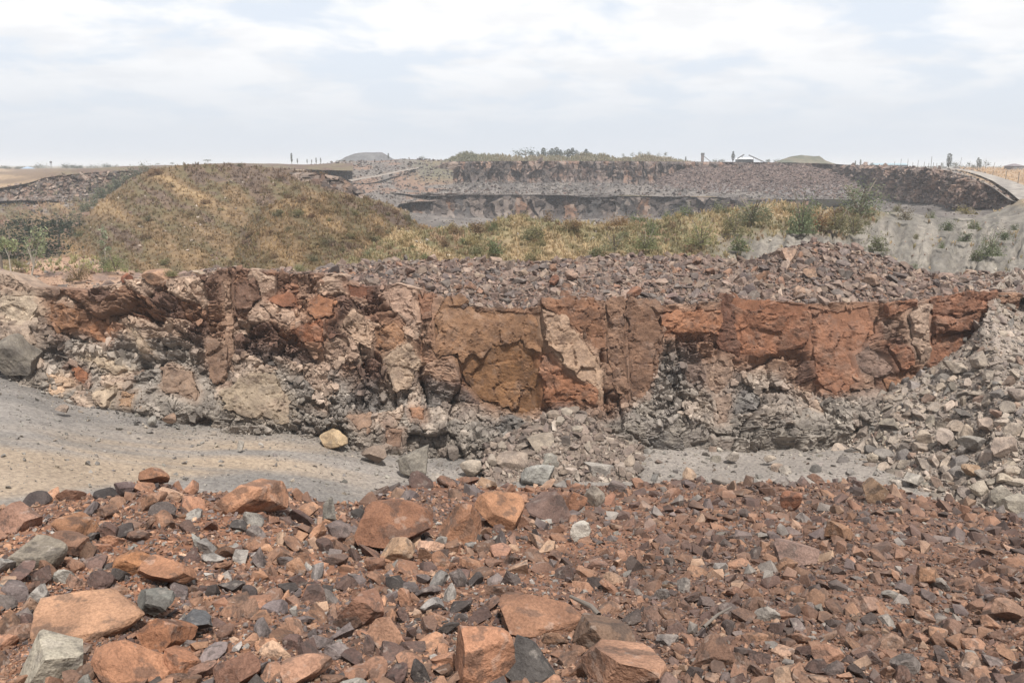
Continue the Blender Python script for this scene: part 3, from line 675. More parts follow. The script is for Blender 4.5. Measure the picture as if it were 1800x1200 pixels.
# ---------------------------------------------------------------- scree slope on the right, and the talus at the foot of the face
ST = {1440: 772, 1500: 752, 1560: 702, 1650: 645, 1700: 606, 1733: 562, 1748: 506, 1768: 486, 1800: 478, 2300: 430}
SB = {1440: 760, 1500: 766, 1560: 800, 1620: 838, 1700: 884, 1800: 920, 2300: 1010}
SD = {u: 10.42 / math.tan(PITCH + math.atan((SB[u] - 600) / FPX)) for u in SB}
scree = sheet(1488, 2300, 240, [('z', -11.3, {u: SD[u] - 1.2 for u in SD}), ('y', SB, SD),
    ('y', {u: 0.5 * (I(u, ST) + I(u, SB)) for u in set(ST) | set(SB)}, {1440: 30.4, 1500: 30.5, 1560: 29.3, 1700: 27.2, 1800: 26.5, 2300: 22}), ('y', ST, {1440: 30.9, 1560: 31, 1733: 32, 1748: 34.5, 1768: 37, 1800: 39, 2300: 34}), ('z', {1440: -11, 1733: -8.5, 1800: -9, 2300: -9}, {1440: 36, 1733: 38, 1800: 50, 2300: 50})], [8, 60, 60, 8], 0.16, 1.6, 161, 5)
def scree_col(px, py, G):
    n = fbm(G[..., 0] / 1.5, G[..., 1] / 1.5, s=162); return mixc(pc(150, 138, 128), pc(172, 158, 146), smooth(.3, .7, n))
scree.build('scree_slope', M['soil'], scree_col)
TT = {850: 796, 890: 770, 930: 742, 970: 722, 1010: 716, 1045: 738, 1080: 768, 1130: 788}
talus = sheet(850, 1130, 90, [('z', -11.3, 25.8), ('y', {850: 806, 930: 812, 1040: 808, 1130: 800}, 27), ('y', TT, {850: 29, 930: 29.4, 1010: 29.6, 1130: 29.4}), ('z', -11, 32)], [6, 40, 6], 0.14, 1.2, 171, 5)
talus.build('talus_cone', M['soil'], lambda px, py, G: mixc(pc(126, 114, 104), pc(150, 134, 120), fbm(G[..., 0], G[..., 1], s=172)))

# ---------------------------------------------------------------- overgrown spoil hills behind
DRY = [(1.4, (160, 132, 88)), (3, (144, 116, 78)), (4, (130, 104, 70)), (4, (120, 100, 64)), (3, (108, 98, 62)), (3, (122, 98, 76)), (2, (110, 90, 74))]
def patch_col(px, py, pal, seed, jit=0.0):
    """plant cover changes in patches that run down the slope"""
    g = fbm(px / 70, (py - .5 * px) / 34, s=seed, o=5, g=.6) + jit; g = np.clip((g - .5) * 2.2 + .5, 0, .999); w = np.cumsum([0] + [p[0] for p in pal]) / sum(p[0] for p in pal)
    mid = (w[1:] + w[:-1]) / 2; C = np.array([pc(*p[1]) for p in pal]); return np.stack([np.interp(g, mid, C[:, k]) for k in range(3)], -1)
def hill_col(px, py, G, seed=401, pal=None): return patch_col(px, py, pal or DRY, seed) * (0.80 + .3 * fbm(G[..., 0], G[..., 1], s=77, o=4))[..., None] * 1.14
HC = {40: 500, 70: 468, 100: 440, 130: 404, 180: 354, 230: 317, 270: 302, 330: 295, 420: 291, 500: 296, 545: 302, 600: 320, 615: 332, 660: 352, 720: 372}
hill = sheet(40, 720, 260, [('y', 540, 52), ('y', {u: lerp(520, HC[u], 0.55) for u in HC}, 88), ('y', HC, 128), ('z', {40: -22, 300: -16, 720: -14}, 175)], [60, 80, 20], 0.9, 9, 201, 5)
hill.build('spoil_hill', M['hill_soil'], hill_col)
FC = {300: 500, 380: 446, 430: 398, 460: 368, 500: 349, 560: 339, 600: 337, 650: 347, 700: 369, 740: 389, 770: 402, 840: 432, 920: 470}
hump = sheet(300, 920, 230, [('y', 550, 46), ('y', {u: lerp(530, FC[u], 0.55) for u in FC}, 62), ('y', FC, 84), ('z', -14, 108)], [60, 70, 16], 0.6, 6, 211, 5)
hump.build('spoil_hump', M['hill_soil'], lambda a, b, c: hill_col(a, b, c, 402) * .86)
RC = {580: 450, 650: 420, 700: 408, 760: 401, 900: 395, 1000: 390, 1060: 386, 1150: 390, 1200: 379, 1260: 376, 1350: 372, 1450: 368, 1550: 372, 1650: 380, 1720: 378, 1760: 368, 1800: 356, 2300: 330}
RD = {580: 68, 1000: 70, 1500: 76, 1800: 88, 2300: 95}
ridge = sheet(580, 2300, 480, [('y', 560, 42), ('y', {u: lerp(500, RC[u], 0.5) for u in RC}, {580: 54, 1300: 56, 1800: 62, 2300: 62}), ('y', RC, RD), ('z', {580: -15, 1500: -15, 1700: -12, 1800: -5.0, 2300: -5}, {u: RD[u] + 26 for u in RD})], [70, 90, 20], 0.25, 4, 221, 4)
def gully():
    G = ridge.G; px, py, f = proj(G); m = smooth(1180, 1420, px + 40 * (fbm(px / 60, py / 40, s=222) - .5)) * smooth(360, 400, py)
    w = px + 0.28 * (py - 400) + 16 * (fbm(px / 50, py / 30, s=223) - 0.5); r = np.abs(fbm(w / 26, py / 220, s=224, o=4, g=.6) - 0.5) * 2
    G[..., 2] -= m * (0.55 * smooth(0.35, 0.0, r) * fbm(px / 90, py / 60, s=219) * 1.7 + .3 * smooth(.25, 0, np.abs(fbm((w + 8 * fbm(px / 9, py / 20, s=218)) / 9, py / 90, s=217, o=3) - .5) * 2) - 0.2 + 0.6 * (fbm(px / 24, py / 16, s=229, o=5, g=.6) - .5)) * smooth(370, 405, py); G[..., 2] += (1 - m) * (1.0 * (fbm(G[..., 0] / 2.5, G[..., 1] / 2.5, s=225, o=3) - .5) + 2.2 * (fbm(G[..., 0] / 8, G[..., 1] / 8, s=216, o=2) - .5))
    return
gully()
def bare(px, py): py = py + 16 * smooth(1480, 1560, px); return smooth(1190, 1330, px + 90 * (fbm(px / 55, py / 40, s=226) - .5)) * smooth(398, 424, py + 26 * (fbm(px / 40, py / 30, s=227) - .5) + smooth(1500, 1640, px) * 40)
RPAL = [(3, (174, 150, 108)), (4, (156, 136, 96)), (3, (138, 126, 86)), (3, (122, 118, 80)), (2, (146, 118, 88))]
def ridge_col(px, py, G):
    c = hill_col(px, py, G, 403, RPAL); n = fbm(px / 20, py / 60, s=228, o=5)
    return mixc(c, mixc(pc(128, 124, 116), pc(152, 146, 136), smooth(.35, .65, n)), np.maximum(bare(px, py), 0.35 * smooth(1150, 1500, px)))
ridge.build('spoil_ridge', M['hill_soil'], ridge_col)

# ---------------------------------------------------------------- the far pit: floor, two benches, their faces, the rims
def far_face(name, yb, yt, D, u0, u1, nu, nv, amp, cols, seed, lean=2.0, col_w=16, foot=1.3):
    u = np.linspace(u0, u1, nu); v = np.linspace(-0.05, 1, nv); U, V = np.meshgrid(u, v)
    B = ray(U, I(U, yb), I(U, D)); H = ray(U, I(U, yt), I(U, D) + lean); P = B + (H - B) * V[..., None]
    amp = amp * (.25 + .75 * I(U, D) / 230); py = I(U, yb) + (I(U, yt) - I(U, yb)) * V; base = ray(u, I(u, yb), I(u, D)); arc = np.concatenate([[0], np.linalg.norm(np.diff(base, axis=0), axis=1).cumsum()]) / 0.155; wx = np.tile(arc, (nv, 1)) + 10 * (fbm(U / 14, py / 14, s=seed) - .5)
    (a, b, c), f1, e, dx, dy = voro(wx / col_w, py / (col_w * 2.2), seed + 1); (a2, b2, c2), f1, e2, dx2, dy2 = voro(wx / (col_w * .35), py / (col_w * .45), seed + 4)
    d = (a - .5) * amp * 1.2 + dx * (b - .5) * amp + (a2 - .5) * amp * .6 + dy2 * (c2 - .8) * amp * .4 + amp * foot * smooth(.35, 0, V) ** 1.5 + amp * 2.5 * (fbm(U / 90, U * 0, s=seed + 9) - .5)
    e_ = 4.0; t = ray(U + e_, 330, I(U + e_, D)) - ray(U - e_, 330, I(U - e_, D)); n = np.stack([t[..., 1], -t[..., 0], t[..., 0] * 0], -1); n /= np.linalg.norm(n, axis=-1, keepdims=True)
    P = P + n * (d * (1 - .7 * smooth(.9, 1, V)))[..., None]
    k = np.minimum((a * len(cols)).astype(int), len(cols) - 1); C = np.array([pc(*q) for q in cols])[k]; C = C * (.80 + .42 * smooth(1480, 1600, U))[..., None]; C = mixc(C, pc(70, 62, 60), smooth(.55, .72, a2) * .8); C = mixc(C, pc(160, 146, 136), smooth(.7, .9, b2) * .5); C = mixc(C, pc(140, 134, 130), smooth(.25, .0, V) * .35)  # base colour lightened towards the right, offsetting the shade on that turned-away part
    back = np.stack([P[-1] - n[-1] * .2 * (q + 1) - np.array([0, 0, .3 * q]) for q in range(3)]); P = np.concatenate([P, back]); C = np.concatenate([C, np.repeat(C[-1:], 3, 0)])
    link(name, mesh_from(name, P.reshape(-1, 3), grid_faces(*P.shape[:2]), M['far_face'], C.reshape(-1, 3), False), kind='structure'); return Surf(P)
pit_col = lambda px, py, G: mixc(pc(108, 102, 98), pc(136, 128, 122), smooth(.35, .65, fbm(px / 30, py / 8, s=251, o=4)))
pit = sheet(560, 1900, 200, [('z', -18, 84), ('y', {560: 400, 1500: 402, 1700: 392, 1900: 392}, {560: 130, 1500: 125, 1700: 96, 1900: 96}), ('y', {560: 330, 660: 356, 720: 374, 800: 384, 1000: 386, 1300: 384, 1420: 380, 1500: 350, 1560: 346, 1640: 354, 1700: 362, 1760: 366, 1900: 368}, {560: 205, 1300: 207, 1420: 203, 1500: 232, 1560: 208, 1640: 160, 1700: 133, 1760: 110, 1900: 101}), ('z', -14, 225)], [8, 60, 6], 0.8, 14, 252, 5)
pit.build('pit_floor', M['hill_soil'], pit_col)
LB = {640: 352, 690: 366, 740: 378, 800: 384, 1000: 388, 1300: 386, 1420: 380}; LT = {640: 346, 690: 344, 740: 341, 800: 340, 1000: 343, 1150: 345, 1300: 347, 1420: 352}; LD = {640: 196, 740: 204, 900: 210, 1100: 208, 1300: 203, 1420: 200}
PCOLS = [(104, 92, 88), (146, 112, 94), (124, 114, 110), (150, 108, 86), (96, 92, 92), (136, 122, 114)]
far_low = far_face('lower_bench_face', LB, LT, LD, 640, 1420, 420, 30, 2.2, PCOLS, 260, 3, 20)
UBt = {u: v for u, v in {640: 352, 690: 330, 740: 324, 780: 322, 1000: 322, 1200: 324, 1420: 334, 1560: 342}.items()}
bench = sheet(630, 1600, 180, [('y', {u: I(u, LT) + 1 for u in LT}, {u: I(u, LD) + 2 for u in LD}), ('y', UBt, {640: 230, 800: 258, 1200: 258, 1420: 240, 1560: 226}), ('z', -8, 285)], [40, 4], 0.9, 10, 253, 5)
bench.build('upper_bench', M['hill_soil'], pit_col)
UB = {770: 318, 785: 322, 1000: 323, 1180: 326, 1300: 330, 1500: 338, 1560: 346, 1640: 354, 1700: 362, 1760: 366, 1800: 366}
UT = {770: 292, 790: 284, 900: 283, 1000: 283, 1200: 284, 1400: 286, 1500: 290, 1560: 291, 1620: 295, 1660: 299, 1700: 309, 1740: 326, 1770: 347, 1800: 358}
UD = {770: 262, 800: 259, 1000: 262, 1200: 260, 1400: 250, 1480: 238, 1540: 215, 1600: 180, 1660: 148, 1720: 122, 1770: 106, 1800: 100}
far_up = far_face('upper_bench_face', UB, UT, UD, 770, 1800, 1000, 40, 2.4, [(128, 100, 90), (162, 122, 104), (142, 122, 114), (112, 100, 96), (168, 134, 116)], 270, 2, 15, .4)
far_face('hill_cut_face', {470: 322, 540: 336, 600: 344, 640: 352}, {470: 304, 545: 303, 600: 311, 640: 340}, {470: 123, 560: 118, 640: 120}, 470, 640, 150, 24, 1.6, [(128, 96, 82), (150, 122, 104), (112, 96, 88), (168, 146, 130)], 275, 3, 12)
SS = {1140: 326, 1180: 306, 1230: 290, 1300: 288, 1400: 289, 1440: 298, 1500: 318, 1540: 338}
far_scree = sheet(1140, 1540, 120, [('y', {1140: 334, 1250: 342, 1400: 348, 1540: 352}, {1140: 238, 1540: 205}), ('y', SS, {1140: 258, 1300: 258, 1440: 244, 1540: 214}), ('z', -1, 275)], [50, 4], 1.0, 8, 254, 5)
far_scree.build('far_scree', M['hill_soil'], lambda px, py, G: mixc(mixc(pc(104, 86, 80), pc(126, 106, 98), fbm(px / 12, py / 8, s=255)), pc(130, 126, 126), smooth(312, 340, py)))
# grey ramp and cuttings left of the pit
ramp = sheet(540, 796, 130, [('z', {540: -15, 660: -13, 700: -9, 796: -8}, {540: 150, 660: 165, 700: 196, 796: 212}), ('y', {540: 345, 620: 347, 660: 350, 700: 345, 770: 337, 796: 334}, {540: 172, 640: 182, 700: 203, 770: 218, 796: 224}), ('y', {540: 318, 640: 322, 700: 312, 770: 300, 830: 300}, {540: 215, 640: 222, 830: 262}), ('y', {540: 290, 600: 284, 700: 280, 780: 282, 830: 284}, {540: 290, 830: 300}), ('z', -1.5, 520)], [6, 50, 34, 10], 1.2, 16, 256, 5)
ramp.build('pit_ramp', M['hill_soil'], lambda px, py, G: mixc(mixc(mixc(pc(116, 108, 104), pc(138, 132, 126), fbm(px / 18, py / 10, s=257)), pc(150, 118, 100), smooth(.5, .65, fbm(px / 40, py / 8, s=258))), pc(120, 116, 84), smooth(700, 760, px) * smooth(330, 310, py) * .7))
# far left: terraces up to the plain
left_slope = sheet(-500, 320, 200, [('y', {-500: 520, 320: 520}, 70), ('y', {-500: 430, 0: 432, 320: 440}, 110), ('y', {-500: 352, 0: 356, 100: 354, 200: 346, 320: 330}, {-500: 160, 320: 185}), ('y', {-500: 352, 320: 328}, 190)], [30, 60, 4], 1.2, 12, 281, 5)
left_slope.build('valley_slope', M['hill_soil'], lambda px, py, G: mixc(mixc(hill_col(px, py, G, 404), pc(140, 104, 88), smooth(.45, .6, fbm(px / 50, py / 14, s=286)) * .8), pc(150, 142, 136), smooth(.58, .66, fbm(px / 20, py / 9, s=287)) * smooth(390, 350, py)))
far_left = far_face('far_left_face', {-500: 360, 0: 352, 60: 350, 120: 352, 200: 342, 330: 322}, {-500: 326, 0: 330, 50: 322, 80: 312, 140: 305, 200: 300, 330: 297}, {-500: 160, 0: 175, 320: 190}, -500, 330, 300, 26, 2.0, [(138, 122, 112), (150, 116, 100), (128, 118, 112), (160, 144, 134)], 290, 4, 13)
left_plain = sheet(-700, 620, 160, [('y', {-700: 325, 0: 331, 50: 322, 80: 313, 140: 306, 200: 301, 330: 298, 540: 300, 620: 300}, {-700: 165, 0: 178, 330: 194, 620: 220}), ('y', {-700: 306, 0: 308, 140: 297, 250: 292, 420: 287, 560: 288, 620: 288}, {-700: 280, 620: 270}), ('z', -1.9, 520)], [16, 24], 0.5, 14, 295, 4)
left_plain.build('left_plain', M['hill_soil'], lambda px, py, G: mixc(mixc(pc(176, 148, 112), pc(140, 116, 90), smooth(.4, .6, fbm(px / 60, py / 5, s=296))), mixc(pc(118, 92, 78), pc(126, 112, 82), smooth(.4, .6, fbm(px / 24, py / 5, s=298))), smooth(.3, .5, fbm(px / 30, py / 6, s=297) + smooth(100, 240, px) * .4) * smooth(40, 160, px)))
# right rim: dry field
field = sheet(1560, 2500, 160, [('y', {1560: 292, 1620: 296, 1660: 300, 1700: 310, 1740: 327, 1770: 348, 1800: 360, 2500: 700}, {1560: 214, 1620: 170, 1660: 149, 1700: 130, 1740: 115, 1770: 106, 1800: 100, 2500: 40}), ('y', {1560: 291.5, 1640: 295, 1680: 298, 2500: 300}, {1560: 300, 2500: 300}), ('z', -1.9, 560)], [50, 12], 0.10, 8, 301, 3)
field.build('dry_field', M['hill_soil'], lambda px, py, G: mixc(mixc(pc(188, 156, 116), pc(168, 138, 102), smooth(.4, .6, fbm(px / 20, py / 4, s=302))), pc(146, 138, 130), smooth(14, 2, px - 1668 - (py - 297) * 2.45)))
# the rim either side: plain behind the upper face
rim = sheet(760, 1640, 120, [('y', {u: I(u, UT) + 0.6 for u in UT}, {u: I(u, UD) + 3 for u in UD}), ('z', {760: 0.5, 1100: 0.6, 1400: 0.2, 1640: -1.2}, 330), ('z', -1.9, 560)], [10, 12], 0.4, 14, 305, 3)
rim.build('pit_rim', M['hill_soil'], lambda px, py, G: mixc(pc(134, 112, 100), pc(142, 128, 104), fbm(G[..., 0] / 12, G[..., 1] / 12, s=306)))
def strip(name, left, right, mat, col, lift=0.06, n=60):
    k = np.linspace(0, 1, n); L = np.array(left, float); Rr = np.array(right, float); q = np.linspace(0, 1, len(L))
    f = lambda A: ray(np.interp(k, q, A[:, 0]), np.interp(k, q, A[:, 1]), np.interp(k, q, A[:, 2]))
    A, B = f(L), f(Rr); G = np.stack([A + (B - A) * t for t in np.linspace(0, 1, 7)], 1); G[..., 2] += lift
    G[..., 2] += 0.05 * (fbm(G[..., 0] / 2, G[..., 1] / 2, s=307) - .5)
    s = Surf(G); s.build(name, mat, col); return s
rim_road = strip('gravel_road', [(1662, 297.2, 235), (1690, 301, 190), (1718, 309, 158), (1745, 321, 132), (1770, 337, 113), (1790, 354, 101), (1830, 392, 84)], [(1668, 296.2, 242), (1706, 301, 190), (1742, 309, 158), (1780, 321, 134), (1815, 334, 116), (1850, 350, 102), (1910, 384, 86)], M['hill_soil'], lambda px, py, G: mixc(pc(178, 172, 164), pc(160, 154, 148), smooth(.4, .6, fbm(px / 8, py / 30, s=308))), 0.25)
pit_track = strip('pit_track', [(612, 319, 218), (660, 311.5, 226), (700, 303, 240), (735, 297, 262)], [(618, 321.6, 214), (666, 313.2, 222), (704, 304.8, 236), (737, 298, 258)], M['hill_soil'], lambda px, py, G: np.tile(pc(162, 152, 142), px.shape + (1,)), 0.45)

# ================================================================== MOUNDS AND THINGS ON THE SKYLINE
def mound(name, crest, yb, D, c1, c2, seed, depth=16):
    u0, u1 = min(crest), max(crest)
    s = sheet(u0, u1, 110, [('y', yb, D - depth), ('y', {u: lerp(yb, crest[u], .6) for u in crest}, D - depth * .45), ('y', crest, D), ('z', -3, D + depth * 1.6)], [14, 14, 6], 0.45, 6, seed, 4)
    s.build(name, M['hill_soil'], lambda px, py, G: mixc(pc(*c1), pc(*c2), smooth(.35, .65, fbm(G[..., 0] / 6, G[..., 2] / 3, s=seed + 1)))); return s
mound('grey_spoil_heap', {586: 289, 606: 277, 626: 269.5, 640: 268, 672: 268, 692: 280, 712: 280, 760: 281, 790: 289}, 290, 430, (112, 114, 118), (126, 128, 130), 311)
rimhill = mound('bushy_rim_hill', {770: 290, 790: 280, 806: 272, 822: 268, 850: 273, 880: 273, 920: 277, 960: 275, 1000: 276, 1035: 271, 1060: 273, 1085: 279, 1110: 277, 1130: 273, 1160: 277, 1200: 282, 1230: 290}, 288, 330, (112, 112, 92), (134, 126, 100), 321)
mound('green_spoil_mound', {1345: 290, 1368: 282, 1392: 275, 1408: 273, 1430: 275, 1440: 274, 1450: 281, 1474: 290}, 290, 320, (104, 110, 92), (128, 124, 104), 331)

def tube(points, radii, seg=6):
    P = np.array(points, float); V = []; F = []
    for i, p in enumerate(P):
        t = P[min(i + 1, len(P) - 1)] - P[max(i - 1, 0)]; t /= np.linalg.norm(t) + 1e-9; a = np.cross(t, [0.31, 0.95, 0.1]); a /= np.linalg.norm(a) + 1e-9; b = np.cross(t, a)
        for k in range(seg): V.append(p + radii[i] * (math.cos(2 * math.pi * k / seg) * a + math.sin(2 * math.pi * k / seg) * b))
    n = len(P)
    for i in range(n - 1):
        for k in range(seg): j = (k + 1) % seg; F.append((i * seg + k, i * seg + j, (i + 1) * seg + j, (i + 1) * seg + k))
    V.append(P[-1]); e = len(V) - 1
    for k in range(seg): j = (k + 1) % seg; F.append(((n - 1) * seg + k, (n - 1) * seg + j, e, e))
    return np.array(V), np.array(F)
def join(parts):
    V, F, b = [], [], 0
    for v, f in parts:
        f = np.asarray(f)
        if f.shape[1] == 3: f = np.concatenate([f, f[:, 2:]], 1)
        V.append(v); F.append(f + b); b += len(v)
    return np.concatenate(V), np.concatenate(F)
def quadmesh(name, V, F, mat, col=None):
    me = bpy.data.meshes.new(name); me.from_pydata([tuple(v) for v in V], [], [tuple(dict.fromkeys(int(q) for q in f)) for f in F]); me.materials.append(mat)
    if col is not None:
        at = me.attributes.new('col', 'FLOAT_COLOR', 'POINT'); c = np.ones((len(V), 4), np.float32); c[:, :3] = col; at.data.foreach_set('color', c.ravel())
    return me
def leaves(P, size, rg, stretch=1.0):
    n = len(P); Q = rotmats(n, rg, 0.9); s = size * rg.uniform(0.6, 1.3, n)
    T = np.array([[-.5, 0, 0], [0, -.32, .05], [.5, 0, 0], [0, .32, .05]]); T[:, 0] *= stretch
    V = np.einsum('nij,vj->nvi', Q, T) * s[:, None, None] + P[:, None]; F = np.arange(n * 4).reshape(n, 4); b = np.repeat(rg.uniform(0.65, 1.3, (n, 1)), 4, 0)
    return V.reshape(-1, 3), F, b * np.array([[1, 1, 1]])
def clump_points(n, rg, clumps=9, flat=1.0, shell=0.5):
    C = rg.normal(size=(clumps, 3)); C /= np.linalg.norm(C, axis=1, keepdims=True); C *= rg.uniform(shell, 0.85, (clumps, 1)); C[:, 2] = np.abs(C[:, 2]) * flat
    k = rg.integers(0, clumps, n); r = rg.normal(size=(n, 3)) * rg.uniform(.12, .3, clumps)[k][:, None]; P = C[k] * 0.5 + r * 0.6; P[:, 2] = np.maximum(P[:, 2], -0.02); return P
def bush_proto(i, n=420, leaf=0.085, upright=False):
    rg = np.random.default_rng(1200 + i); P = clump_points(n, rg, 10 + i % 5, 0.9, 0.35)
    if upright: P[:, 2] *= 1.3
    P -= [P[:, 0].mean(), P[:, 1].mean(), P[:, 2].min()]; P /= np.array([np.ptp(P[:, 0]), np.ptp(P[:, 0]), np.ptp(P[:, 2])])
    V, F, b = leaves(P, leaf, rg, 1.5 if upright else 1.0); st = []
    for k in range(7):
        a = rg.uniform(0, 6.28); e = np.array([math.cos(a) * .3, math.sin(a) * .3, rg.uniform(.5, .85)]); st.append(tube([(0, 0, -0.06), e * [.4, .4, .5], e], [.018, .012, .005], 4))
    return mesh_from('foliage', V, F, M['leaf_object'], b), quadmesh('stem', *join(st), M['bark'])
BUSH = [bush_proto(i, 620, 0.075, i >= 4) for i in range(7)]
FINE = [bush_proto(20 + i, 1700, 0.042, i == 2) for i in range(3)]
def bush(P, w, h, col, label, k=0, group=None, fine=False, parts=True, name='bush', category='bush'):
    fo, st = (FINE if fine else BUSH)[k % (3 if fine else 7)]
    if parts:
        e = bpy.data.objects.new(name, None); COL.objects.link(e); f = link('foliage', fo, e); link('stem', st, e)
    else: e = f = link(name, fo)
    e.location = P; e.scale = (w, w * .85, h); e.rotation_euler = (0, 0, (k * 1.7 + w * 31) % 6.28); set_col(f, pc(*col)); tag(e, label, category, group); return e
def tree_proto(kind, seed, n=420):
    rg = np.random.default_rng(seed); br = []
    if kind == 'column':
        z = rg.uniform(.18, 1, n); r = .16 * np.sin(np.pi * np.clip((z - .1) / .95, 0, 1)) ** .6 * (0.6 + 0.5 * vnoise(z * 7, z * 0 + seed)); a = rg.uniform(0, 6.28, n)
        P = np.stack([np.cos(a) * r * rg.uniform(.3, 1, n), np.sin(a) * r * rg.uniform(.3, 1, n), z], 1); lf = .06
    elif kind == 'flat':
        P = clump_points(n, rg, 9, .4, .5); P = P * [1.25, 1.25, .5] + [0, 0, .72]; lf = .07
    elif kind == 'sparse':
        P = clump_points(n // 2, rg, 6, 1, .6) * [.7, .7, 1.2] + [0, 0, .5]; lf = .07
    else:
        P = clump_points(n, rg, 12, .9, .4) * [1.1, 1.1, .95] + [0, 0, .30]; lf = .075
    P[:, 2] = P[:, 2] / P[:, 2].max()
    V, F, b = leaves(P, lf, rg); br.append(tube([(0, 0, -.04), (.01, 0, .3), (0, .01, .78)], [.028, .02, .008], 5))
    for k in range(6):
        q = P[rg.integers(0, len(P))]; br.append(tube([(0, 0, .25 + .06 * k), q * [.5, .5, .9], q], [.012, .009, .004], 4))
    return mesh_from('crown', V, F, M['leaf_object'], b), quadmesh('trunk', *join(br), M['bark'])
TREE = {k: [tree_proto(k, 50 + 7 * j + 3 * i) for i in range(3)] for j, k in enumerate(('column', 'flat', 'sparse', 'round'))}
def tree(px, yt, yb, D, kind, col, label, i=0, group=None, width=1.0):
    P = ray(px, yb, D); h = (yb - yt) / FPX * D; cr, tr = TREE[kind][i % 3]
    e = bpy.data.objects.new('tree', None); COL.objects.link(e); c = link('crown', cr, e); link('trunk', tr, e); set_col(c, pc(*col))
    e.location = P; e.scale = (h * width, h * width, h); e.rotation_euler = (0, 0, i * 1.3 + px); tag(e, label, 'tree', group); return e
NTH = ['first', 'second', 'third', 'fourth', 'fifth', 'sixth', 'seventh', 'eighth', 'ninth', 'tenth', 'eleventh', 'twelfth', 'thirteenth', 'fourteenth', 'fifteenth', 'sixteenth', 'seventeenth', 'eighteenth', 'nineteenth', 'twentieth']
GT, GD = (96, 106, 86), (84, 94, 80)
for i, (px, yt, yb) in enumerate([(14, 291, 300), (30, 292, 300), (66, 289, 299), (118, 286, 299), (131, 288, 299), (141, 289, 299), (190, 287, 297), (205, 288, 297), (250, 287, 293), (278, 286, 291), (303, 285, 290)]):
    tree(px, yt, yb, 420 + 15 * (i % 3), 'round' if i not in (2, 7) else 'sparse', GT, f'small rounded tree on the skyline plain, {NTH[i]} counted from the blue dome roof' if i != 3 else 'largest rounded tree on the plain right of the water tower', i, 'trees along the plain', 1.5)
tree(366, 279, 289, 330, 'flat', GT, 'flat-topped acacia alone on the plain behind the grassy hill', 0, None, 1.3)
tree(596, 281, 288, 330, 'flat', GT, 'small flat-topped acacia beside the grey spoil heap', 1, None, 1.5)
tree(513, 270, 288, 330, 'column', GD, 'tall slim columnar tree, highest above the grassy hill', 0, None, 0.9)
for i, px in enumerate([523, 540, 548, 556, 564]): tree(px, [279, 280, 281, 278, 278][i], 288, 335, 'column', GT, f'short slim tree in the row right of the tall columnar tree, {NTH[i]} from it', i, 'slim trees above the hill', 1.1)
tree(683, 270, 282, 425, 'column', GD, 'single dark tree on the end of the grey spoil heap', 2); tree(742, 274, 283, 425, 'round', GT, 'single round bushy tree right of the grey spoil heap', 1, None, 1.4)
for i, px in enumerate([924, 934, 946, 955, 962, 970, 978, 985, 992, 999, 1006, 1013, 1021, 1030]):
    tree(px, [259, 266, 268, 261, 263, 262, 260, 264, 262, 263, 261, 265, 267, 263][i], 280, 350, 'column' if i % 4 else 'round', [(96, 110, 92), (84, 98, 84), (108, 116, 92)][i % 3], f'tree in the dense grove on the rim hill, {NTH[i]} from its lone end', i, 'grove on the rim hill', 2.1)
for i, px in enumerate([1095, 1112, 1124, 1140, 1158, 1170]): tree(px, [269, 266, 265, 265, 267, 266][i], 279, 335, 'sparse', (128, 132, 112), f'thin see-through sapling on the rim hill, {NTH[i]} after the dense grove', i, 'thin saplings on the rim', .9)
tree(1205, 276, 288, 340, 'column', GD, 'dark slim tree left of the pale plant tower', 0); tree(1288, 267, 286, 330, 'column', (82, 90, 82), 'pointed dark conifer beside the white plant roof', 1, None, 1.2)
for i, px in enumerate([1258, 1270, 1350, 1366]): tree(px, 279, 288, 340, 'round', GT, f'low round tree by the crushing plant, {NTH[i]} along the rim', i, 'low trees by the plant', 1.4)
for i, px in enumerate([1503, 1512, 1524, 1532]): tree(px, [283, 281, 284, 285][i], 292, 330, 'column' if i < 2 else 'sparse', GT, f'small tree left of the long blue shed, {NTH[i]} towards it', i, 'trees left of the blue shed', 1.2)
tree(1667, 271, 297, 290, 'column', (104, 112, 98), 'tallest grey green tree on the skyline at the gravel road', 0, None, 1.5); tree(1679, 283, 297, 288, 'round', (116, 120, 104), 'broad round tree beside the tallest roadside tree', 1, None, 1.6)
tree(1656, 284, 297, 288, 'sparse', GT, 'thin small tree left of the tallest roadside tree', 2, None, .8)
for i, (px, yt) in enumerate([(1703, 284), (1711, 288), (1718, 278), (1722, 281), (1732, 280)]): tree(px, yt, 297, 320, ['sparse', 'round', 'column', 'column', 'sparse'][i], GT, f'tree in the clump beyond the dry field, {NTH[i]} from the gravel road', i, 'clump beyond the field', 1.1)

# hazy belt of scrub and trees along the horizon
def belt():
    rg = np.random.default_rng(611); P = []
    for (u0, u1, D, h, n) in ((-120, 330, 620, 3.2, 130), (330, 640, 620, 2.6, 60), (640, 800, 560, 2.6, 40), (1040, 1260, 560, 3.0, 70), (1240, 1560, 520, 2.6, 90), (1560, 1900, 640, 3.0, 90)):
        for i in range(n):
            u = rg.uniform(u0, u1); d = D * rg.uniform(.9, 1.25); g = vnoise(np.array([u / 23]), np.array([1.0]), s=612)[0]; b = ray(u, 291, d); b[2] = CZ - 2.4 if not 640 < u < 1260 else CZ - 1; hh = h * (.35 + 1.1 * g) * rg.uniform(.6, 1.3)
            q = clump_points(46, rg, 5, .8, .4) * [hh * 1.5, hh * 1.5, hh * 1.7] + b; P.append(q)
    P = np.concatenate(P); V, F, b = leaves(P, .75, rg); tag(link('treeline', mesh_from('treeline', V, F, M['leaf'], b * pc(104, 112, 92)), kind='stuff'), 'hazy belt of low trees and scrub along the horizon', 'trees')
belt()
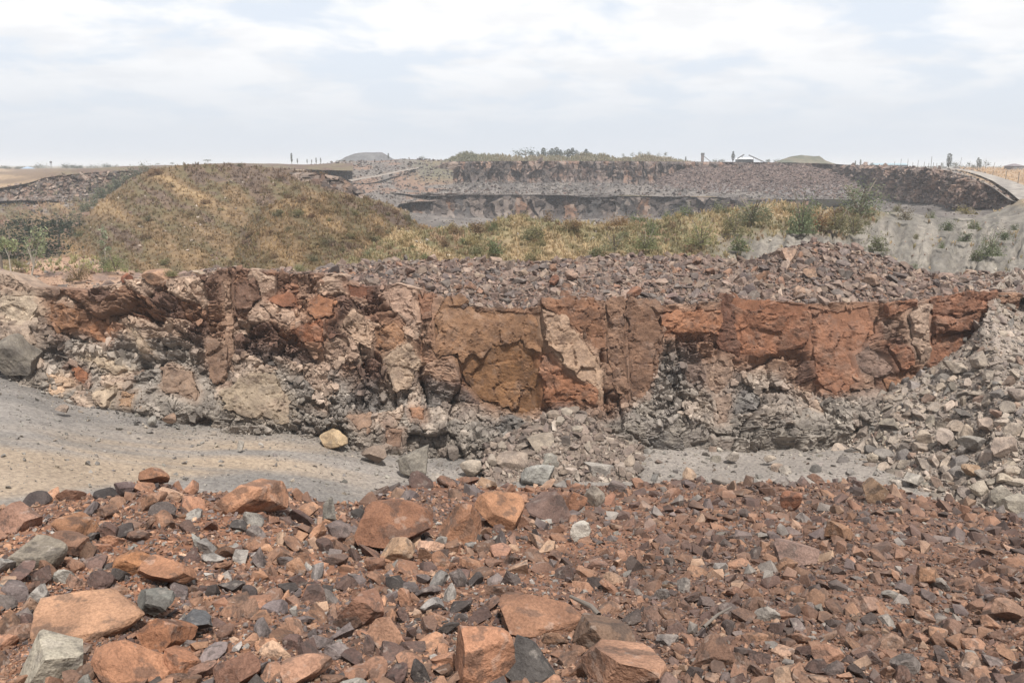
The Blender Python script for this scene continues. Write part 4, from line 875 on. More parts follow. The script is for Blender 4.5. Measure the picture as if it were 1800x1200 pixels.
# buildings far off
M['white_paint'] = plain_mat('white_paint', (.72, .73, .74), .6, .06); M['blue_roof'] = plain_mat('blue_roof', pc(150, 182, 214), .4, .06); M['teal_roof'] = plain_mat('teal_roof', pc(156, 190, 204), .4, .06)
M['grey_wall'] = plain_mat('grey_wall', pc(140, 130, 126), .9, .1); M['purple_roof'] = plain_mat('purple_roof', pc(132, 122, 128), .7, .08); M['dark_glass'] = plain_mat('dark_glass', (.04, .045, .05), .2, .1)
M['steel'] = plain_mat('steel', pc(120, 122, 124), .5, .1, 3, .4); M['post_wood'] = plain_mat('post_wood', pc(132, 122, 112), .9)
def boxes(name, bs, mat, parent):
    V, F = [], []
    for (x0, x1, y0, y1, z0, z1) in bs:
        b = len(V); V += [(x, y, z) for z in (z0, z1) for y in (y0, y1) for x in (x0, x1)]
        F += [tuple(b + q for q in f) for f in ((0, 2, 3, 1), (4, 5, 7, 6), (0, 1, 5, 4), (2, 6, 7, 3), (0, 4, 6, 2), (1, 3, 7, 5))]
    me = bpy.data.meshes.new(name); me.from_pydata(V, [], F); me.materials.append(mat); return link(name, me, parent)
def poly(name, V, F, mat, parent): me = bpy.data.meshes.new(name); me.from_pydata(V, [], F); me.materials.append(mat); return link(name, me, parent)
def house(px, yb, D, w, wall_h, roof_h, dep, roof_mat, wall_mat, label, name='house', hip=True, rz=0.15, wins=3):
    e = bpy.data.objects.new(name, None); COL.objects.link(e); e.location = ray(px, yb, D); e.rotation_euler = (0, 0, rz); tag(e, label, 'building')
    boxes('wall', [(-w / 2, w / 2, -dep / 2, dep / 2, -1, wall_h)], wall_mat, e); o = .35; a = w / 2 + o; b = dep / 2 + o; r = a - b * .9 if hip else a
    poly('roof', [(-a, -b, wall_h + .01), (a, -b, wall_h + .01), (a, b, wall_h + .01), (-a, b, wall_h + .01), (-r, 0, wall_h + roof_h), (r, 0, wall_h + roof_h)], [(0, 1, 5, 4), (1, 2, 5), (2, 3, 4, 5), (3, 0, 4), (3, 2, 1, 0)], roof_mat, e)
    for k in range(wins):
        x = -w / 2 + w * (k + .5) / wins; wn = boxes('window', [(x - .55, x + .55, -dep / 2 - .05, -dep / 2 - .01, wall_h * .35, wall_h * .8)], M['dark_glass'], e)
        boxes('frame', [(x - .62, x + .62, -dep / 2 - .08, -dep / 2 - .052, wall_h * .8, wall_h * .88), (x - .62, x + .62, -dep / 2 - .08, -dep / 2 - .052, wall_h * .27, wall_h * .35)], M['white_paint'], wn)
    return e
house(1782, 297, 300, 4.6, 1.0, .85, 4, M['purple_roof'], M['grey_wall'], 'small grey house with hipped roof beyond the dry field', wins=2)
house(1562, 293, 380, 15, .75, .75, 6, M['teal_roof'], M['grey_wall'], 'long low shed with pale blue roof on the skyline', 'shed', False, 0.0, 6)
house(50, 300, 480, 7, 1.0, 1.3, 7, M['blue_roof'], M['white_paint'], 'bright blue and white dome-like roof on the left skyline', 'pavilion', True, 0.4, 2)
def plant():
    e = bpy.data.objects.new('crushing_plant', None); COL.objects.link(e); D = 330; s = D / FPX; e.location = ray(1308, 285, D); tag(e, 'crushing plant with white roof and two raised conveyors on the rim', 'plant')
    boxes('wall', [(-3, 3, -2, 2, -1, 1.1)], M['dark_glass'], e); poly('roof', [(-3.6, -2.4, 1.1), (3.6, -2.4, 1.1), (3.6, 2.4, 1.1), (-3.6, 2.4, 1.1), (-2.6, 0, 1.7), (2.6, 0, 1.7)], [(0, 1, 5, 4), (1, 2, 5), (2, 3, 4, 5), (3, 0, 4), (3, 2, 1, 0)], M['white_paint'], e)
    for (x0, z0, x1, z1) in ((-3.6, 1.3, -1.0, 2.9), (0.8, 2.7, 7.6, -.2)):
        V, F = tube([(x0, -3, z0), (x1, -3, z1)], [.22, .22], 4); c = link('conveyor', quadmesh('conveyor', V, F, M['steel']), e)
        for q in (.3, .75):
            x, z = lerp(x0, x1, q), lerp(z0, z1, q); V, F = tube([(x, -3, -1), (x, -3, z)], [.08, .08], 4); link('support', quadmesh('support', V, F, M['steel']), c)
plant()
def silo():
    e = bpy.data.objects.new('silo_tower', None); COL.objects.link(e); D = 340; e.location = ray(1234.5, 286, D); tag(e, 'pale square plant tower standing left of the conifer', 'tower')
    boxes('shaft', [(-.5, .5, -.5, .5, -1, 3.0)], M['grey_wall'], e); boxes('cabin', [(-.62, .62, -.62, .62, 3.0, 3.9)], M['steel'], e); V, F = tube([(.5, 0, 2.6), (4.2, 0, -.2)], [.12, .12], 4); link('conveyor', quadmesh('conveyor', V, F, M['steel']), e)
silo()
def tower():
    e = bpy.data.objects.new('water_tower', None); COL.objects.link(e); e.location = ray(91, 300, 450); tag(e, 'thin water tower with small dark tank on the left skyline', 'tower')
    for x in (-.35, .35):
        for y in (-.35, .35): V, F = tube([(x, y, -1), (x * .6, y * .6, 3.9)], [.06, .06], 4); link('leg', quadmesh('leg', V, F, M['steel']), e)
    V, F = tube([(0, 0, 3.9), (0, 0, 4.1), (0, 0, 4.9), (0, 0, 5.1)], [.3, .6, .6, .2], 10); link('tank', quadmesh('tank', V, F, M['steel']), e)
tower()
def post(px, yt, yb, D, label, r=.05, lean=0, group=None, name='fence_post', cat='post'):
    h = (yb - yt) / FPX * D; V, F = tube([(0, 0, -.5), (lean * h * .5, 0, h * .5), (lean * h, 0, h)], [r, r * .9, r * .8], 5); o = link(name, quadmesh(name, V, F, M['post_wood'])); o.location = ray(px, yb, D); tag(o, label, cat, group)
for i, (px, yt, yb) in enumerate([(1572, 284, 293), (1583, 280, 293), (1595, 280, 294), (1604, 286, 294), (1613, 282, 295), (1624, 285, 295), (1632, 287, 296), (1640, 286, 296), (1646, 287, 296), (1654, 287, 297)]):
    post(px, yt, yb, 232 - i * 4, f'thin fence post along the pit rim, {NTH[i]} after the long blue shed', .06, 0, 'posts along the pit rim')
post(1636, 276, 296, 200, 'tall thin pole, highest of the poles on the pit rim', .06, 0, None, 'pole', 'pole'); post(1686, 278, 297, 280, 'slanting pole behind the broad roadside tree', .07, .12, None, 'pole', 'pole'); post(1745, 286, 298, 260, 'slanting pole standing alone beyond the dry field', .07, .2, None, 'pole', 'pole')
for i, (px, yt, yb, D) in enumerate([(1700, 298, 303, 200), (1722, 299, 306, 175), (1745, 300, 309, 155), (1768, 302, 313, 140), (1790, 303, 317, 128)]): post(px, yt, yb, D, f'wooden fence post at the edge of the dry field, {NTH[i]} down the gravel road', .06, 0, 'field fence posts')

# ================================================================== VEGETATION
def tufts(surf, n, name, label, pal, seed, pmin=6, pmax=15, mask=None, blades=6):
    rg = np.random.default_rng(seed); P, nr = surf.sample(n, mask, rg); f = proj(P)[2]; s = rg.uniform(pmin, pmax, n) * f / FPX; qx, qy, _ = proj(P); m = blades
    C = patch_col(qx, qy, pal, seed, rg.normal(size=n) * .07) * (1.38 + .12 * rg.normal(size=(n, 1))); a = rg.uniform(0, 6.28, (n, m)); l = rg.uniform(.5, 1.1, (n, m)); sp = rg.uniform(.15, .75, (n, m)); w = .07
    ca, sa = np.cos(a), np.sin(a); b0 = np.stack([ca * .18 - sa * w, sa * .18 + ca * w, 0 * a - .1], -1); b1 = np.stack([ca * .18 + sa * w, sa * .18 - ca * w, 0 * a - .1], -1)
    m0 = np.stack([ca * sp * .6 - sa * w, sa * sp * .6 + ca * w, l * .45], -1); m1 = np.stack([ca * sp * .6 + sa * w, sa * sp * .6 - ca * w, l * .45], -1)
    t = np.stack([ca * sp * 1.1, sa * sp * 1.1, l * .7], -1)
    V = np.stack([b0, b1, m1, m0, t], 2) * s[:, None, None, None] + P[:, None, None]; V = V.reshape(-1, 3); k = np.arange(n * m) * 5
    F = np.concatenate([np.stack([k, k + 1, k + 2], 1), np.stack([k, k + 2, k + 3], 1), np.stack([k + 3, k + 2, k + 4], 1)])
    c = np.repeat(np.repeat(C, m, 0) * rg.uniform(.8, 1.2, (n * m, 1)), 5, 0); o = link(name, mesh_from(name, V, F, M['leaf'], c), kind='stuff'); tag(o, label, 'grass')
tufts(hill, 9000, 'dry_grass', 'dry brown and olive grass covering the tall spoil hill', DRY, 401, 4, 9); tufts(hump, 7500, 'dry_grass', 'dry brown grass covering the lower front hump', DRY, 402, 5, 11)
tufts(ridge, 8000, 'dry_grass', 'straw and olive grass along the low spoil ridge', RPAL, 403, 6, 15, lambda x, y, m: (1 - bare(x, y)) * smooth(1620, 1500, x) + .02)
tufts(left_slope, 3000, 'scrub_grass', 'reddish scrub on the far valley slope', [(3, (146, 116, 88)), (2, (120, 116, 78)), (2, (140, 100, 84)), (1, (110, 112, 84))], 404, 5, 11)
tufts(rimhill, 1800, 'scrub_grass', 'olive scrub on the rim hill', [(2, (112, 112, 80)), (1, (138, 124, 92))], 405, 4, 8)
tufts(field, 2500, 'dry_grass', 'straw coloured grass on the field beyond the gravel road', [(3, (196, 164, 120)), (2, (176, 144, 106))], 406, 3, 6, lambda x, y, m: (x > 1690 + (y - 297) * 2.6) * 1.0)
tufts(platform, 260, 'weeds', 'sparse weeds on the pink earth platform', [(2, (150, 144, 96)), (2, (128, 134, 92)), (1, (176, 150, 110))], 407, 6, 13, lambda x, y, m: (y < 480) * 1.0)
GRN, OLV, BWN, YEL = (116, 128, 82), (128, 124, 80), (134, 108, 78), (158, 140, 86)
bl = [(1322, 388, 90, 44, (132, 138, 102), 'wide feathery pale green bush on the ridge crest'), (1510, 372, 96, 56, (124, 134, 98), 'largest feathery green bush on the ridge crest'), (1408, 408, 62, 78, (118, 132, 92), 'tall green bush growing down the grey gully slope'),
 (1290, 408, 50, 40, OLV, 'olive bush above the bare grey gully'), (1232, 428, 66, 44, (146, 148, 92), 'yellow green bush at the left edge of the bare grey slope'), (1440, 394, 60, 34, (162, 122, 78), 'orange brown bush next to the tall green bush'), (1470, 402, 60, 38, OLV, 'olive bush below the largest feathery bush'), (1500, 410, 56, 40, (120, 120, 82), 'dark olive bush under the largest feathery bush'),
 (1592, 386, 28, 22, (126, 116, 86), 'round brownish bush alone on the grey crest'), (1576, 372, 18, 14, OLV, 'small olive bush behind the round brownish bush'), (1637, 383, 18, 12, GRN, 'little green bush on top of the grey eroded slope'), (1665, 405, 24, 17, (98, 112, 74), 'dark green bush high on the eroded slope'), (1697, 424, 27, 17, (98, 112, 74), 'dark green bush in the middle of the eroded slope'), (1711, 402, 20, 17, GRN, 'upright green bush under the yellow grass patch'),
 (1765, 422, 30, 20, (100, 114, 76), 'dark green bush on the right of the eroded slope'), (1783, 404, 15, 12, (98, 112, 74), 'small dark bush near the gravel road corner'), (1698, 376, 40, 14, (150, 138, 84), 'yellowish low bush on the grey crest by the road'), (1740, 448, 46, 46, (126, 136, 100), 'loose pale green bush low on the eroded slope'), (1716, 458, 28, 20, (108, 116, 78), 'round bush at the foot of the loose pale green bush'), (1542, 440, 40, 28, (118, 122, 82), 'olive bush in a gully left of the eroded slope'), (1300, 440, 36, 30, GRN, 'green bush at the foot of the grey gully'),
 (1145, 412, 46, 36, (122, 136, 84), 'bright green bush among straw grass on the ridge'), (1080, 440, 60, 36, (140, 140, 100), 'grey green bush just behind the rubble crest'), (1135, 436, 50, 34, (134, 140, 90), 'green bush beside the grey green one behind the crest'), (1085, 396, 60, 22, (160, 124, 78), 'orange dry bush on the ridge top'), (945, 418, 36, 22, OLV, 'olive bush in the middle of the ridge'), (840, 408, 40, 20, BWN, 'brown bush on the left part of the ridge'), (870, 444, 36, 26, GRN, 'green bush low on the ridge behind the rubble'), (1010, 400, 40, 20, (150, 120, 78), 'rusty dry bush near the ridge top'),
 (1605, 476, 22, 14, GRN, 'small green bush at the foot of the eroded slope beside the peak'), (1560, 470, 34, 26, (124, 130, 92), 'green bush peeping over the rubble peak'), (1655, 436, 16, 12, GRN, 'tiny green bush in a gully of the eroded slope'), (1610, 420, 12, 10, OLV, 'tiny olive tuft on the upper eroded slope')]
for k, (px, py, w, h, c, lab) in enumerate(bl):
    P, _ = ridge.at(px, py); f = proj(P)[2] / FPX * 1.2; bush(P, w * f, h * f, c, lab, k, None, w > 40)
NB = ['wide feathery bush', 'largest feathery bush', 'tall gully bush', None, 'yellow green bush', 'orange brown bush', None, None, None, None, None, None, None, None, None, None, None, None, None, 'olive gully bush', None, 'bright green bush', 'grey green bush', None, 'orange dry bush', 'mid ridge olive bush', 'left brown bush', 'low green bush', 'rusty dry bush']
def near_bush(p):
    x, y, _ = proj(np.array(p)); c = [(math.hypot(b[0] - x, 2 * (b[1] - y)), b, n) for b, n in zip(bl, NB) if n]; d, b, n = min(c, key=lambda q: q[0]); dx, dy = x - b[0], 2 * (y - b[1])
    return (('below' if dy > 0 else 'above') if abs(dy) > abs(dx) else ('right of' if dx > 0 else 'left of')) + ' the ' + n
rg = np.random.default_rng(431); P, _ = ridge.sample(44, lambda x, y, m: (1 - bare(x, y)) * smooth(1560, 1500, x) * smooth(470, 440, y) + 0.0, rg)
for i, p in enumerate(P): f = proj(p)[2] / FPX; w = rg.uniform(18, 44); bush(p, w * f, w * .6 * f, [GRN, OLV, BWN, YEL, (118, 124, 84)][i % 5], f"{['green', 'olive', 'brown', 'straw coloured', 'grey green'][i % 5]} ridge shrub {near_bush(p)}", i, 'shrubs on the spoil ridge', parts=False, name='shrub', category='shrub')
def hill_place(p, nm):
    x, y, _ = proj(np.array(p)); m = 300 if 'tall' in nm else 580; a = 'high on' if y < 360 else ('half way up' if y < 415 else 'near the foot of'); return a + (' the left of' if x < m - 80 else (' the right of' if x > m + 80 else ' the middle of'))
for sf, nm, n, sd in ((hill, 'tall spoil hill', 60, 432), (hump, 'lower front hump', 56, 433)):
    rg = np.random.default_rng(sd); P, _ = sf.sample(n, lambda x, y, m: (y < 470) * 1.0, rg)
    for i, p in enumerate(P): f = proj(p)[2] / FPX; w = rg.uniform(14, 34); bush(p, w * f, w * .5 * f, [BWN, OLV, (146, 124, 82), (112, 108, 76), (132, 98, 72)][i % 5], f"{['brown', 'olive', 'straw', 'dark', 'reddish'][i % 5]} shrub {hill_place(p, nm)} the {nm.replace('spoil ', '')}", i, f'shrubs on the {nm}', parts=False, name='shrub', category='shrub')
_seen = {}
for o in list(COL.objects):
    if o.get('category') == 'shrub': _seen.setdefault(o['label'], []).append(o)
for lab, os_ in _seen.items():
    if len(os_) > 1:
        os_.sort(key=lambda o: o.location.x / o.location.y)
        for q, o in enumerate(os_): o['label'] = lab + f', {NTH[q]} along'
# dark trees filling the valley on the left
for i, (px, py, w, h) in enumerate([(20, 446, 72, 56), (62, 440, 88, 66), (104, 430, 76, 54), (36, 474, 84, 66), (84, 466, 76, 56), (-12, 470, 72, 56), (120, 412, 50, 36), (44, 412, 60, 34)]):
    P, _ = left_slope.at(px, py); f = proj(P)[2] / FPX; tree(px, py - h, py, float(P[1]), 'round', (56, 68, 52), f'dark leafy tree in the shaded valley, {NTH[i]} of the clump', i, 'dark trees in the valley', 1.0 * w / h)
for i, (px, py) in enumerate([(118, 400), (136, 390), (150, 372), (166, 362), (178, 348), (194, 340), (206, 330), (222, 322), (240, 312), (258, 306)]):
    P, _ = left_slope.at(px, py); f = float(P[1]) / FPX; bush(P, 34 * f, 24 * f, [(104, 114, 88), (120, 124, 96)][i % 2], f'grey green bush in the notch beside the tall hill, {NTH[i]} up the slope', i, 'bushes in the notch', parts=False)
# near plants on the earth platform
for k, (px, py, w, h, c, lab, nm) in enumerate([(138, 491, 62, 40, (150, 128, 90), 'brownish round bush in front of the pink earth mound', 'bush'), (203, 474, 54, 38, (140, 148, 94), 'yellow green bush on the end of the pink earth mound', 'bush'), (302, 484, 32, 20, (146, 142, 92), 'small olive bush behind the pale boulder', 'bush'), (528, 476, 46, 20, (152, 152, 106), 'sprawling pale weed on the rubble edge', 'bush'), (32, 470, 44, 22, (140, 138, 84), 'low yellow green bush at the foot of the sapling', 'bush'), (185, 470, 30, 40, (138, 146, 110), 'wispy upright weed next to the yellow green bush', 'weed')]):
    P, _ = (platform if px < 420 else cap).at(px, py); f = proj(P)[2] / FPX; bush(P, w * f, h * f, c, lab, k, None, True, name=nm, category=nm)
def sapling(base, tips, label, seed, leafc, r0=.05):
    e = bpy.data.objects.new('sapling', None); COL.objects.link(e); e.location = base; tag(e, label, 'sapling'); rg = np.random.default_rng(seed); B = np.array(base)
    fork = (np.mean(tips, 0) - B) * [.5, .5, .42]; V, F = tube([(0, 0, -.2), fork * .5, fork], [r0, r0 * .85, r0 * .7], 7); link('trunk', quadmesh('trunk', V, F, M['pale_bark']), e); LP = []
    for t in tips:
        q = np.array(t) - B; m = lerp(fork, q, .5) + rg.normal(size=3) * .08; V, F = tube([fork * rg.uniform(.75, 1), m, q], [r0 * .5, r0 * .3, r0 * .1], 5); link('branch', quadmesh('branch', V, F, M['pale_bark']), e)
        for a in np.linspace(.25, 1, 9): LP.append(lerp(m, q, a) + rg.normal(size=(7, 3)) * .09)
    V, F, b = leaves(np.concatenate(LP), .10, rg, 1.3); c = link('crown', mesh_from('crown', V, F, M['leaf_object'], b), e); set_col(c, pc(*leafc))
D0 = 39.0
sapling(ray(53, 499, D0), [ray(x, y, D0 + d) for x, y, d in ((42, 418, .2), (58, 404, -.3), (66, 402, .3), (75, 403, 0), (79, 428, .4), (72, 440, -.4), (46, 440, .3), (62, 420, 0), (80, 412, -.2))], 'leafy young tree with pale trunk on the earth platform', 451, (150, 162, 120))
sapling(ray(18, 470, D0 + 1), [ray(x, y, D0 + 1 + d) for x, y, d in ((2, 418, 0), (8, 420, .3), (16, 424, -.3), (26, 424, .2), (30, 436, 0), (-6, 430, .2))], 'leaning leafy sapling at the edge of the frame', 452, (150, 162, 112), .035)
sapling(ray(186, 462, D0 + 6), [ray(x, y, D0 + 6 + d) for x, y, d in ((180, 398, 0), (183, 410, .1), (178, 424, 0), (190, 436, -.2))], 'thin upright sapling behind the yellow green bush', 453, (150, 164, 130), .02)
post(3, 447, 468, 40, 'short concrete post at the edge of the earth platform', .07, 0, None, 'fence_post', 'post')

# ================================================================== LANDMARK STONES
RO = dict(mat='stone_object')
GO = dict(mat='grey_stone_object')
lm = landmark
lm(heap, 690, 926, 132, 84, (150, 96, 72), 'huge rust brown boulder with humped back amid the red rubble', 'the huge humped boulder', 1, tilty=.2, blocky=.2, depth=.7)
lm(heap, 806, 921, 80, 72, (176, 118, 88), 'orange boulder leaning with pale upper face beside the huge humped one', 'the leaning orange boulder', 2, tilty=-.35)
lm(heap, 878, 898, 90, 62, (180, 120, 86), 'blocky orange boulder behind the leaning orange one', 'the blocky orange boulder', 3, blocky=.7)
lm(heap, 962, 890, 86, 52, (128, 100, 92), 'purple brown wedge boulder next to the blocky orange boulder', 'the purple wedge boulder', 4, tilty=.15)
lm(heap, 697, 966, 66, 44, (182, 144, 112), 'tan boulder in front of the huge humped boulder', 'the tan boulder', 5)
lm(heap, 1012, 880, 42, 40, (158, 102, 76), 'red brown pointed rock right of the purple wedge', 'the pointed red rock', 6)
lm(heap, 1046, 868, 36, 40, (170, 160, 146), 'pale grey rock behind the pointed red rock', 'the pale grey rock', 7)
lm(heap, 1022, 932, 36, 34, (186, 180, 170), 'whitish grey rock with a hollow alone in the gravel', 'the whitish rock', 8)
lm(heap, 848, 1150, 104, 124, (186, 122, 92), 'big upright orange boulder at the bottom edge', 'the big upright boulder', 9, blocky=.6, planes=10)
lm(heap, 935, 1172, 100, 70, (92, 88, 86), 'dark grey slab lying against the big upright boulder', 'the dark leaning slab', 10, tilty=.45, depth=1.0)
lm(heap, 1100, 1172, 164, 74, (182, 128, 102), 'flat topped pinkish orange block at the bottom edge', 'the flat topped block', 11, blocky=.85, planes=8, rough=.02)
lm(heap, 1068, 1118, 110, 50, (134, 104, 86), 'brown slab behind the flat topped block', 'the brown back slab', 12, tilty=.2)
lm(heap, 948, 1084, 150, 42, (166, 112, 86), 'long low orange ledge with pale top end', 'the long orange ledge', 13, blocky=.8, tilty=.12)
lm(heap, 1250, 1150, 76, 54, (142, 102, 84), 'squat brown boulder beside a dark hollow', 'the squat brown boulder', 14, blocky=.5)
lm(heap, 430, 872, 128, 62, (192, 130, 98), 'broad flat orange block with pale grey end, on the heap crest', 'the broad crest block', 15, blocky=.7)
lm(heap, 268, 836, 52, 32, (168, 112, 84), 'topmost rock on the peak of the rubble heap', 'the topmost peak rock', 16)
lm(heap, 577, 890, 22, 50, (158, 156, 148), 'narrow grey slab standing upright on the crest', 'the upright grey slab', 17, blocky=.8, depth=.6)
lm(heap, 594, 932, 50, 34, (132, 116, 112), 'mauve grey rounded rock below the upright slab', 'the mauve rock', 18)
lm(heap, 262, 1062, 88, 46, (128, 128, 122), 'dark grey slab with pale front tilted on red stones', 'the tilted grey slab', 19, blocky=.6, tilty=.1)
lm(heap, 338, 1101, 68, 28, (108, 110, 114), 'flat blue grey slab overhanging a gap', 'the overhanging slab', 20, blocky=.7)
lm(heap, 284, 1114, 100, 58, (172, 106, 72), 'orange boulder with one black face', 'the black faced boulder', 21)
lm(heap, 287, 1008, 100, 40, (180, 118, 86), 'orange boulder with dark grey broken end', 'the broken end boulder', 22)
lm(heap, 230, 988, 72, 42, (188, 120, 76), 'bright orange tilted plate of rock', 'the bright orange plate', 23, tilty=-.45, blocky=.5, depth=.6)
lm(heap, 218, 1172, 132, 66, (182, 118, 86), 'large warm orange boulder at the lower edge', 'the large lower boulder', 24, blocky=.3)
lm(heap, 314, 1164, 76, 48, (172, 108, 78), 'rounded orange boulder right of the large lower one', 'the rounded orange boulder', 25, blocky=.2)
lm(heap, 412, 1180, 80, 60, (156, 106, 88), 'brownish pink boulder at the lower edge', 'the pink brown boulder', 26, blocky=.5)
lm(heap, 535, 1186, 90, 50, (190, 134, 108), 'pale pink orange boulder cut by the lower edge', 'the pale pink boulder', 27, blocky=.5)
lm(heap, 140, 1092, 180, 56, (190, 136, 104), 'very broad flat pinkish rock half buried in red gravel', 'the very broad flat rock', 28, blocky=.3, depth=.9, sink=.15, rough=.05)
lm(heap, 70, 1168, 130, 70, (176, 168, 150), 'big cream grey slab in the bottom corner', 'the cream corner slab', 29, blocky=.6)
lm(heap, 24, 910, 70, 50, (170, 122, 104), 'pink brown slab at the far end of the heap', 'the pink end slab', 30, blocky=.7)
lm(heap, 630, 1070, 84, 58, (158, 106, 86), 'reddish boulder with white scuffs in the middle foreground', 'the scuffed red boulder', 31)
lm(heap, 680, 1114, 62, 56, (168, 118, 94), 'orange brown boulder with pale crown below the scuffed one', 'the pale crowned boulder', 32)
lm(heap, 1402, 974, 82, 42, (158, 126, 114), 'flat pinkish grey plate lying among the small red stones', 'the pinkish plate', 33, blocky=.8, tilty=.1)
lm(heap, 118, 926, 80, 40, (170, 112, 78), 'ochre rock lying behind the brown cube on the heap', 'the ochre rock', 34)
lm(heap, 120, 955, 66, 42, (148, 104, 84), 'brown block half way up the heap slope', 'the brown block', 35, blocky=.7)
lm(heap, 190, 932, 38, 34, (118, 86, 78), 'dark red brown cube of rock', 'the dark cube', 36, blocky=.8)
lm(heap, 60, 976, 90, 44, (150, 140, 124), 'layered grey and orange rock with ragged end', 'the layered rock', 37)
lm(heap, 216, 858, 40, 26, (118, 98, 96), 'purple grey rock just under the heap peak', 'the purple crest rock', 38)
lm(heap, 1540, 860, 46, 42, (150, 118, 92), 'two toned tan and dark rock on the crest', 'the two toned crest rock', 39)
lm(heap, 1395, 880, 40, 36, (158, 98, 74), 'rust coloured rock standing on the crest', 'the rust crest rock', 40)
lm(heap, 1480, 930, 44, 36, (164, 118, 90), 'tan faced rock with dark shoulder on the slope', 'the tan faced rock', 41)
lm(heap, 1640, 1012, 46, 30, (172, 122, 92), 'pale orange oval rock on the stony slope', 'the pale oval rock', 42)
lm(heap, 1530, 1062, 56, 28, (170, 130, 112), 'flat pale pink rock low on the stony slope', 'the flat pale pink rock', 43)
lm(heap, 1460, 1150, 56, 30, (182, 128, 104), 'pale topped wedge near the lower edge', 'the pale wedge', 44)
lm(heap, 1780, 1075, 60, 34, (158, 118, 98), 'brown rock at the edge of the frame', 'the edge rock', 45)
lm(heap, 1600, 1165, 50, 36, (142, 132, 126), 'smooth grey rock near the lower edge', 'the smooth grey rock', 46)
# on the quarry floor and road
lm(floor, 16, 618, 84, 62, (136, 128, 116), 'large dark grey boulder with tan top at the foot of the face', 'the large roadside boulder', 66, 'grey_stone_object', blocky=.7, depth=.9, D=30.0, rough=.1)
lm(floor, 585, 770, 54, 30, (196, 168, 126), 'yellowish tan boulder on the edge of the road', 'the yellowish boulder', 61, 'grey_stone_object')
lm(floor, 656, 797, 46, 30, (148, 128, 112), 'brown grey boulder at the end of the road', 'the road end boulder', 62, 'grey_stone_object')
lm(floor, 725, 810, 56, 62, (156, 150, 138), 'tall pale boulder at the junction of road and rubble', 'the tall pale boulder', 63, 'grey_stone_object', blocky=.3)
lm(floor, 795, 793, 22, 22, (138, 126, 116), 'small upright brown block at the foot of the face', 'the small upright block', 64, 'grey_stone_object', blocky=.7)
lm(floor, 832, 820, 44, 28, (188, 174, 156), 'cream boulder in the line of grey boulders', 'the cream boulder', 65, 'grey_stone_object')
lm(floor, 900, 814, 64, 44, (172, 154, 138), 'pinkish pale boulder in the line of grey boulders', 'the pinkish pale boulder', 66, 'grey_stone_object')
lm(floor, 945, 830, 60, 38, (176, 176, 170), 'pale blue grey boulder in front of the line', 'the pale blue grey boulder', 67, 'grey_stone_object')
lm(floor, 968, 812, 66, 46, (164, 160, 150), 'grey angular boulder behind the pale blue grey one', 'the grey angular boulder', 68, 'grey_stone_object')
lm(floor, 978, 796, 54, 32, (168, 162, 152), 'long grey boulder at the foot of the talus', 'the long grey boulder', 69, 'grey_stone_object', tilty=.3)
lm(floor, 1056, 824, 66, 24, (176, 170, 162), 'pale striped slab lying on the quarry floor', 'the pale striped slab', 70, 'grey_stone_object', blocky=.7, depth=.5)
lm(floor, 950, 780, 50, 42, (170, 156, 138), 'pale grey tan boulder resting on the talus', 'the talus boulder', 71, 'grey_stone_object', D=27.6)
lm(floor, 1212, 834, 24, 26, (190, 160, 132), 'cream orange stone behind the red heap crest', 'the cream orange stone', 72, 'grey_stone_object')
lm(floor, 1288, 800, 24, 18, (176, 166, 154), 'pale rock alone on the grey floor', 'the lone floor rock', 73, 'grey_stone_object')
lm(floor, 1355, 806, 22, 12, (172, 158, 142), 'flat tan rock on the grey floor', 'the flat floor rock', 74, 'grey_stone_object')
lm(floor, 1437, 766, 28, 24, (178, 164, 146), 'tan boulder at the toe of the scree', 'the toe boulder', 75, 'grey_stone_object')
lm(floor, 1486, 766, 44, 20, (178, 166, 150), 'low tan boulder at the toe of the scree', 'the low toe boulder', 76, 'grey_stone_object')
lm(floor, 422, 781, 13, 16, (176, 170, 160), 'small pale stone standing alone on the road', 'the lone road stone', 77, 'grey_stone_object')
lm(floor, 298, 734, 26, 18, (168, 136, 112), 'orange tan stone at the foot of the face by the road', 'the orange roadside stone', 78, 'grey_stone_object'); lm(floor, 106, 717, 22, 14, (166, 146, 130), 'brownish stone lying on the road edge', 'the road edge stone', 79, 'grey_stone_object'); lm(floor, 540, 742, 30, 16, (160, 152, 140), 'grey stone where the road meets the face', 'the grey road stone', 80, 'grey_stone_object')
lm(floor, 265, 738, 16, 16, (160, 156, 148), 'light grey pointed stone next to the orange roadside stone', 'the pointed road stone', 81, 'grey_stone_object')
lm(cap, 278, 484, 60, 24, (186, 140, 112), 'pale topped boulder with orange front on the rim', 'the pale rim boulder', 90, blocky=.3)
lm(cap, 220, 486, 20, 16, (160, 92, 70), 'dark orange rock at the end of the rim rubble', 'the orange rim rock', 91); lm(cap, 1115, 512, 26, 22, (158, 104, 82), 'red rock in the rubble above the middle of the face', 'the red cap rock', 92)
lm(cap, 1390, 444, 34, 20, (176, 142, 120), 'large tan rock on the rubble peak', 'the large peak rock', 93); lm(cap, 1534, 490, 32, 22, (166, 136, 116), 'large pale rock on the flank of the rubble peak', 'the flank rock', 94); lm(cap, 1425, 478, 26, 18, (168, 132, 108), 'tan rock below the rubble peak', 'the tan cap rock', 95)
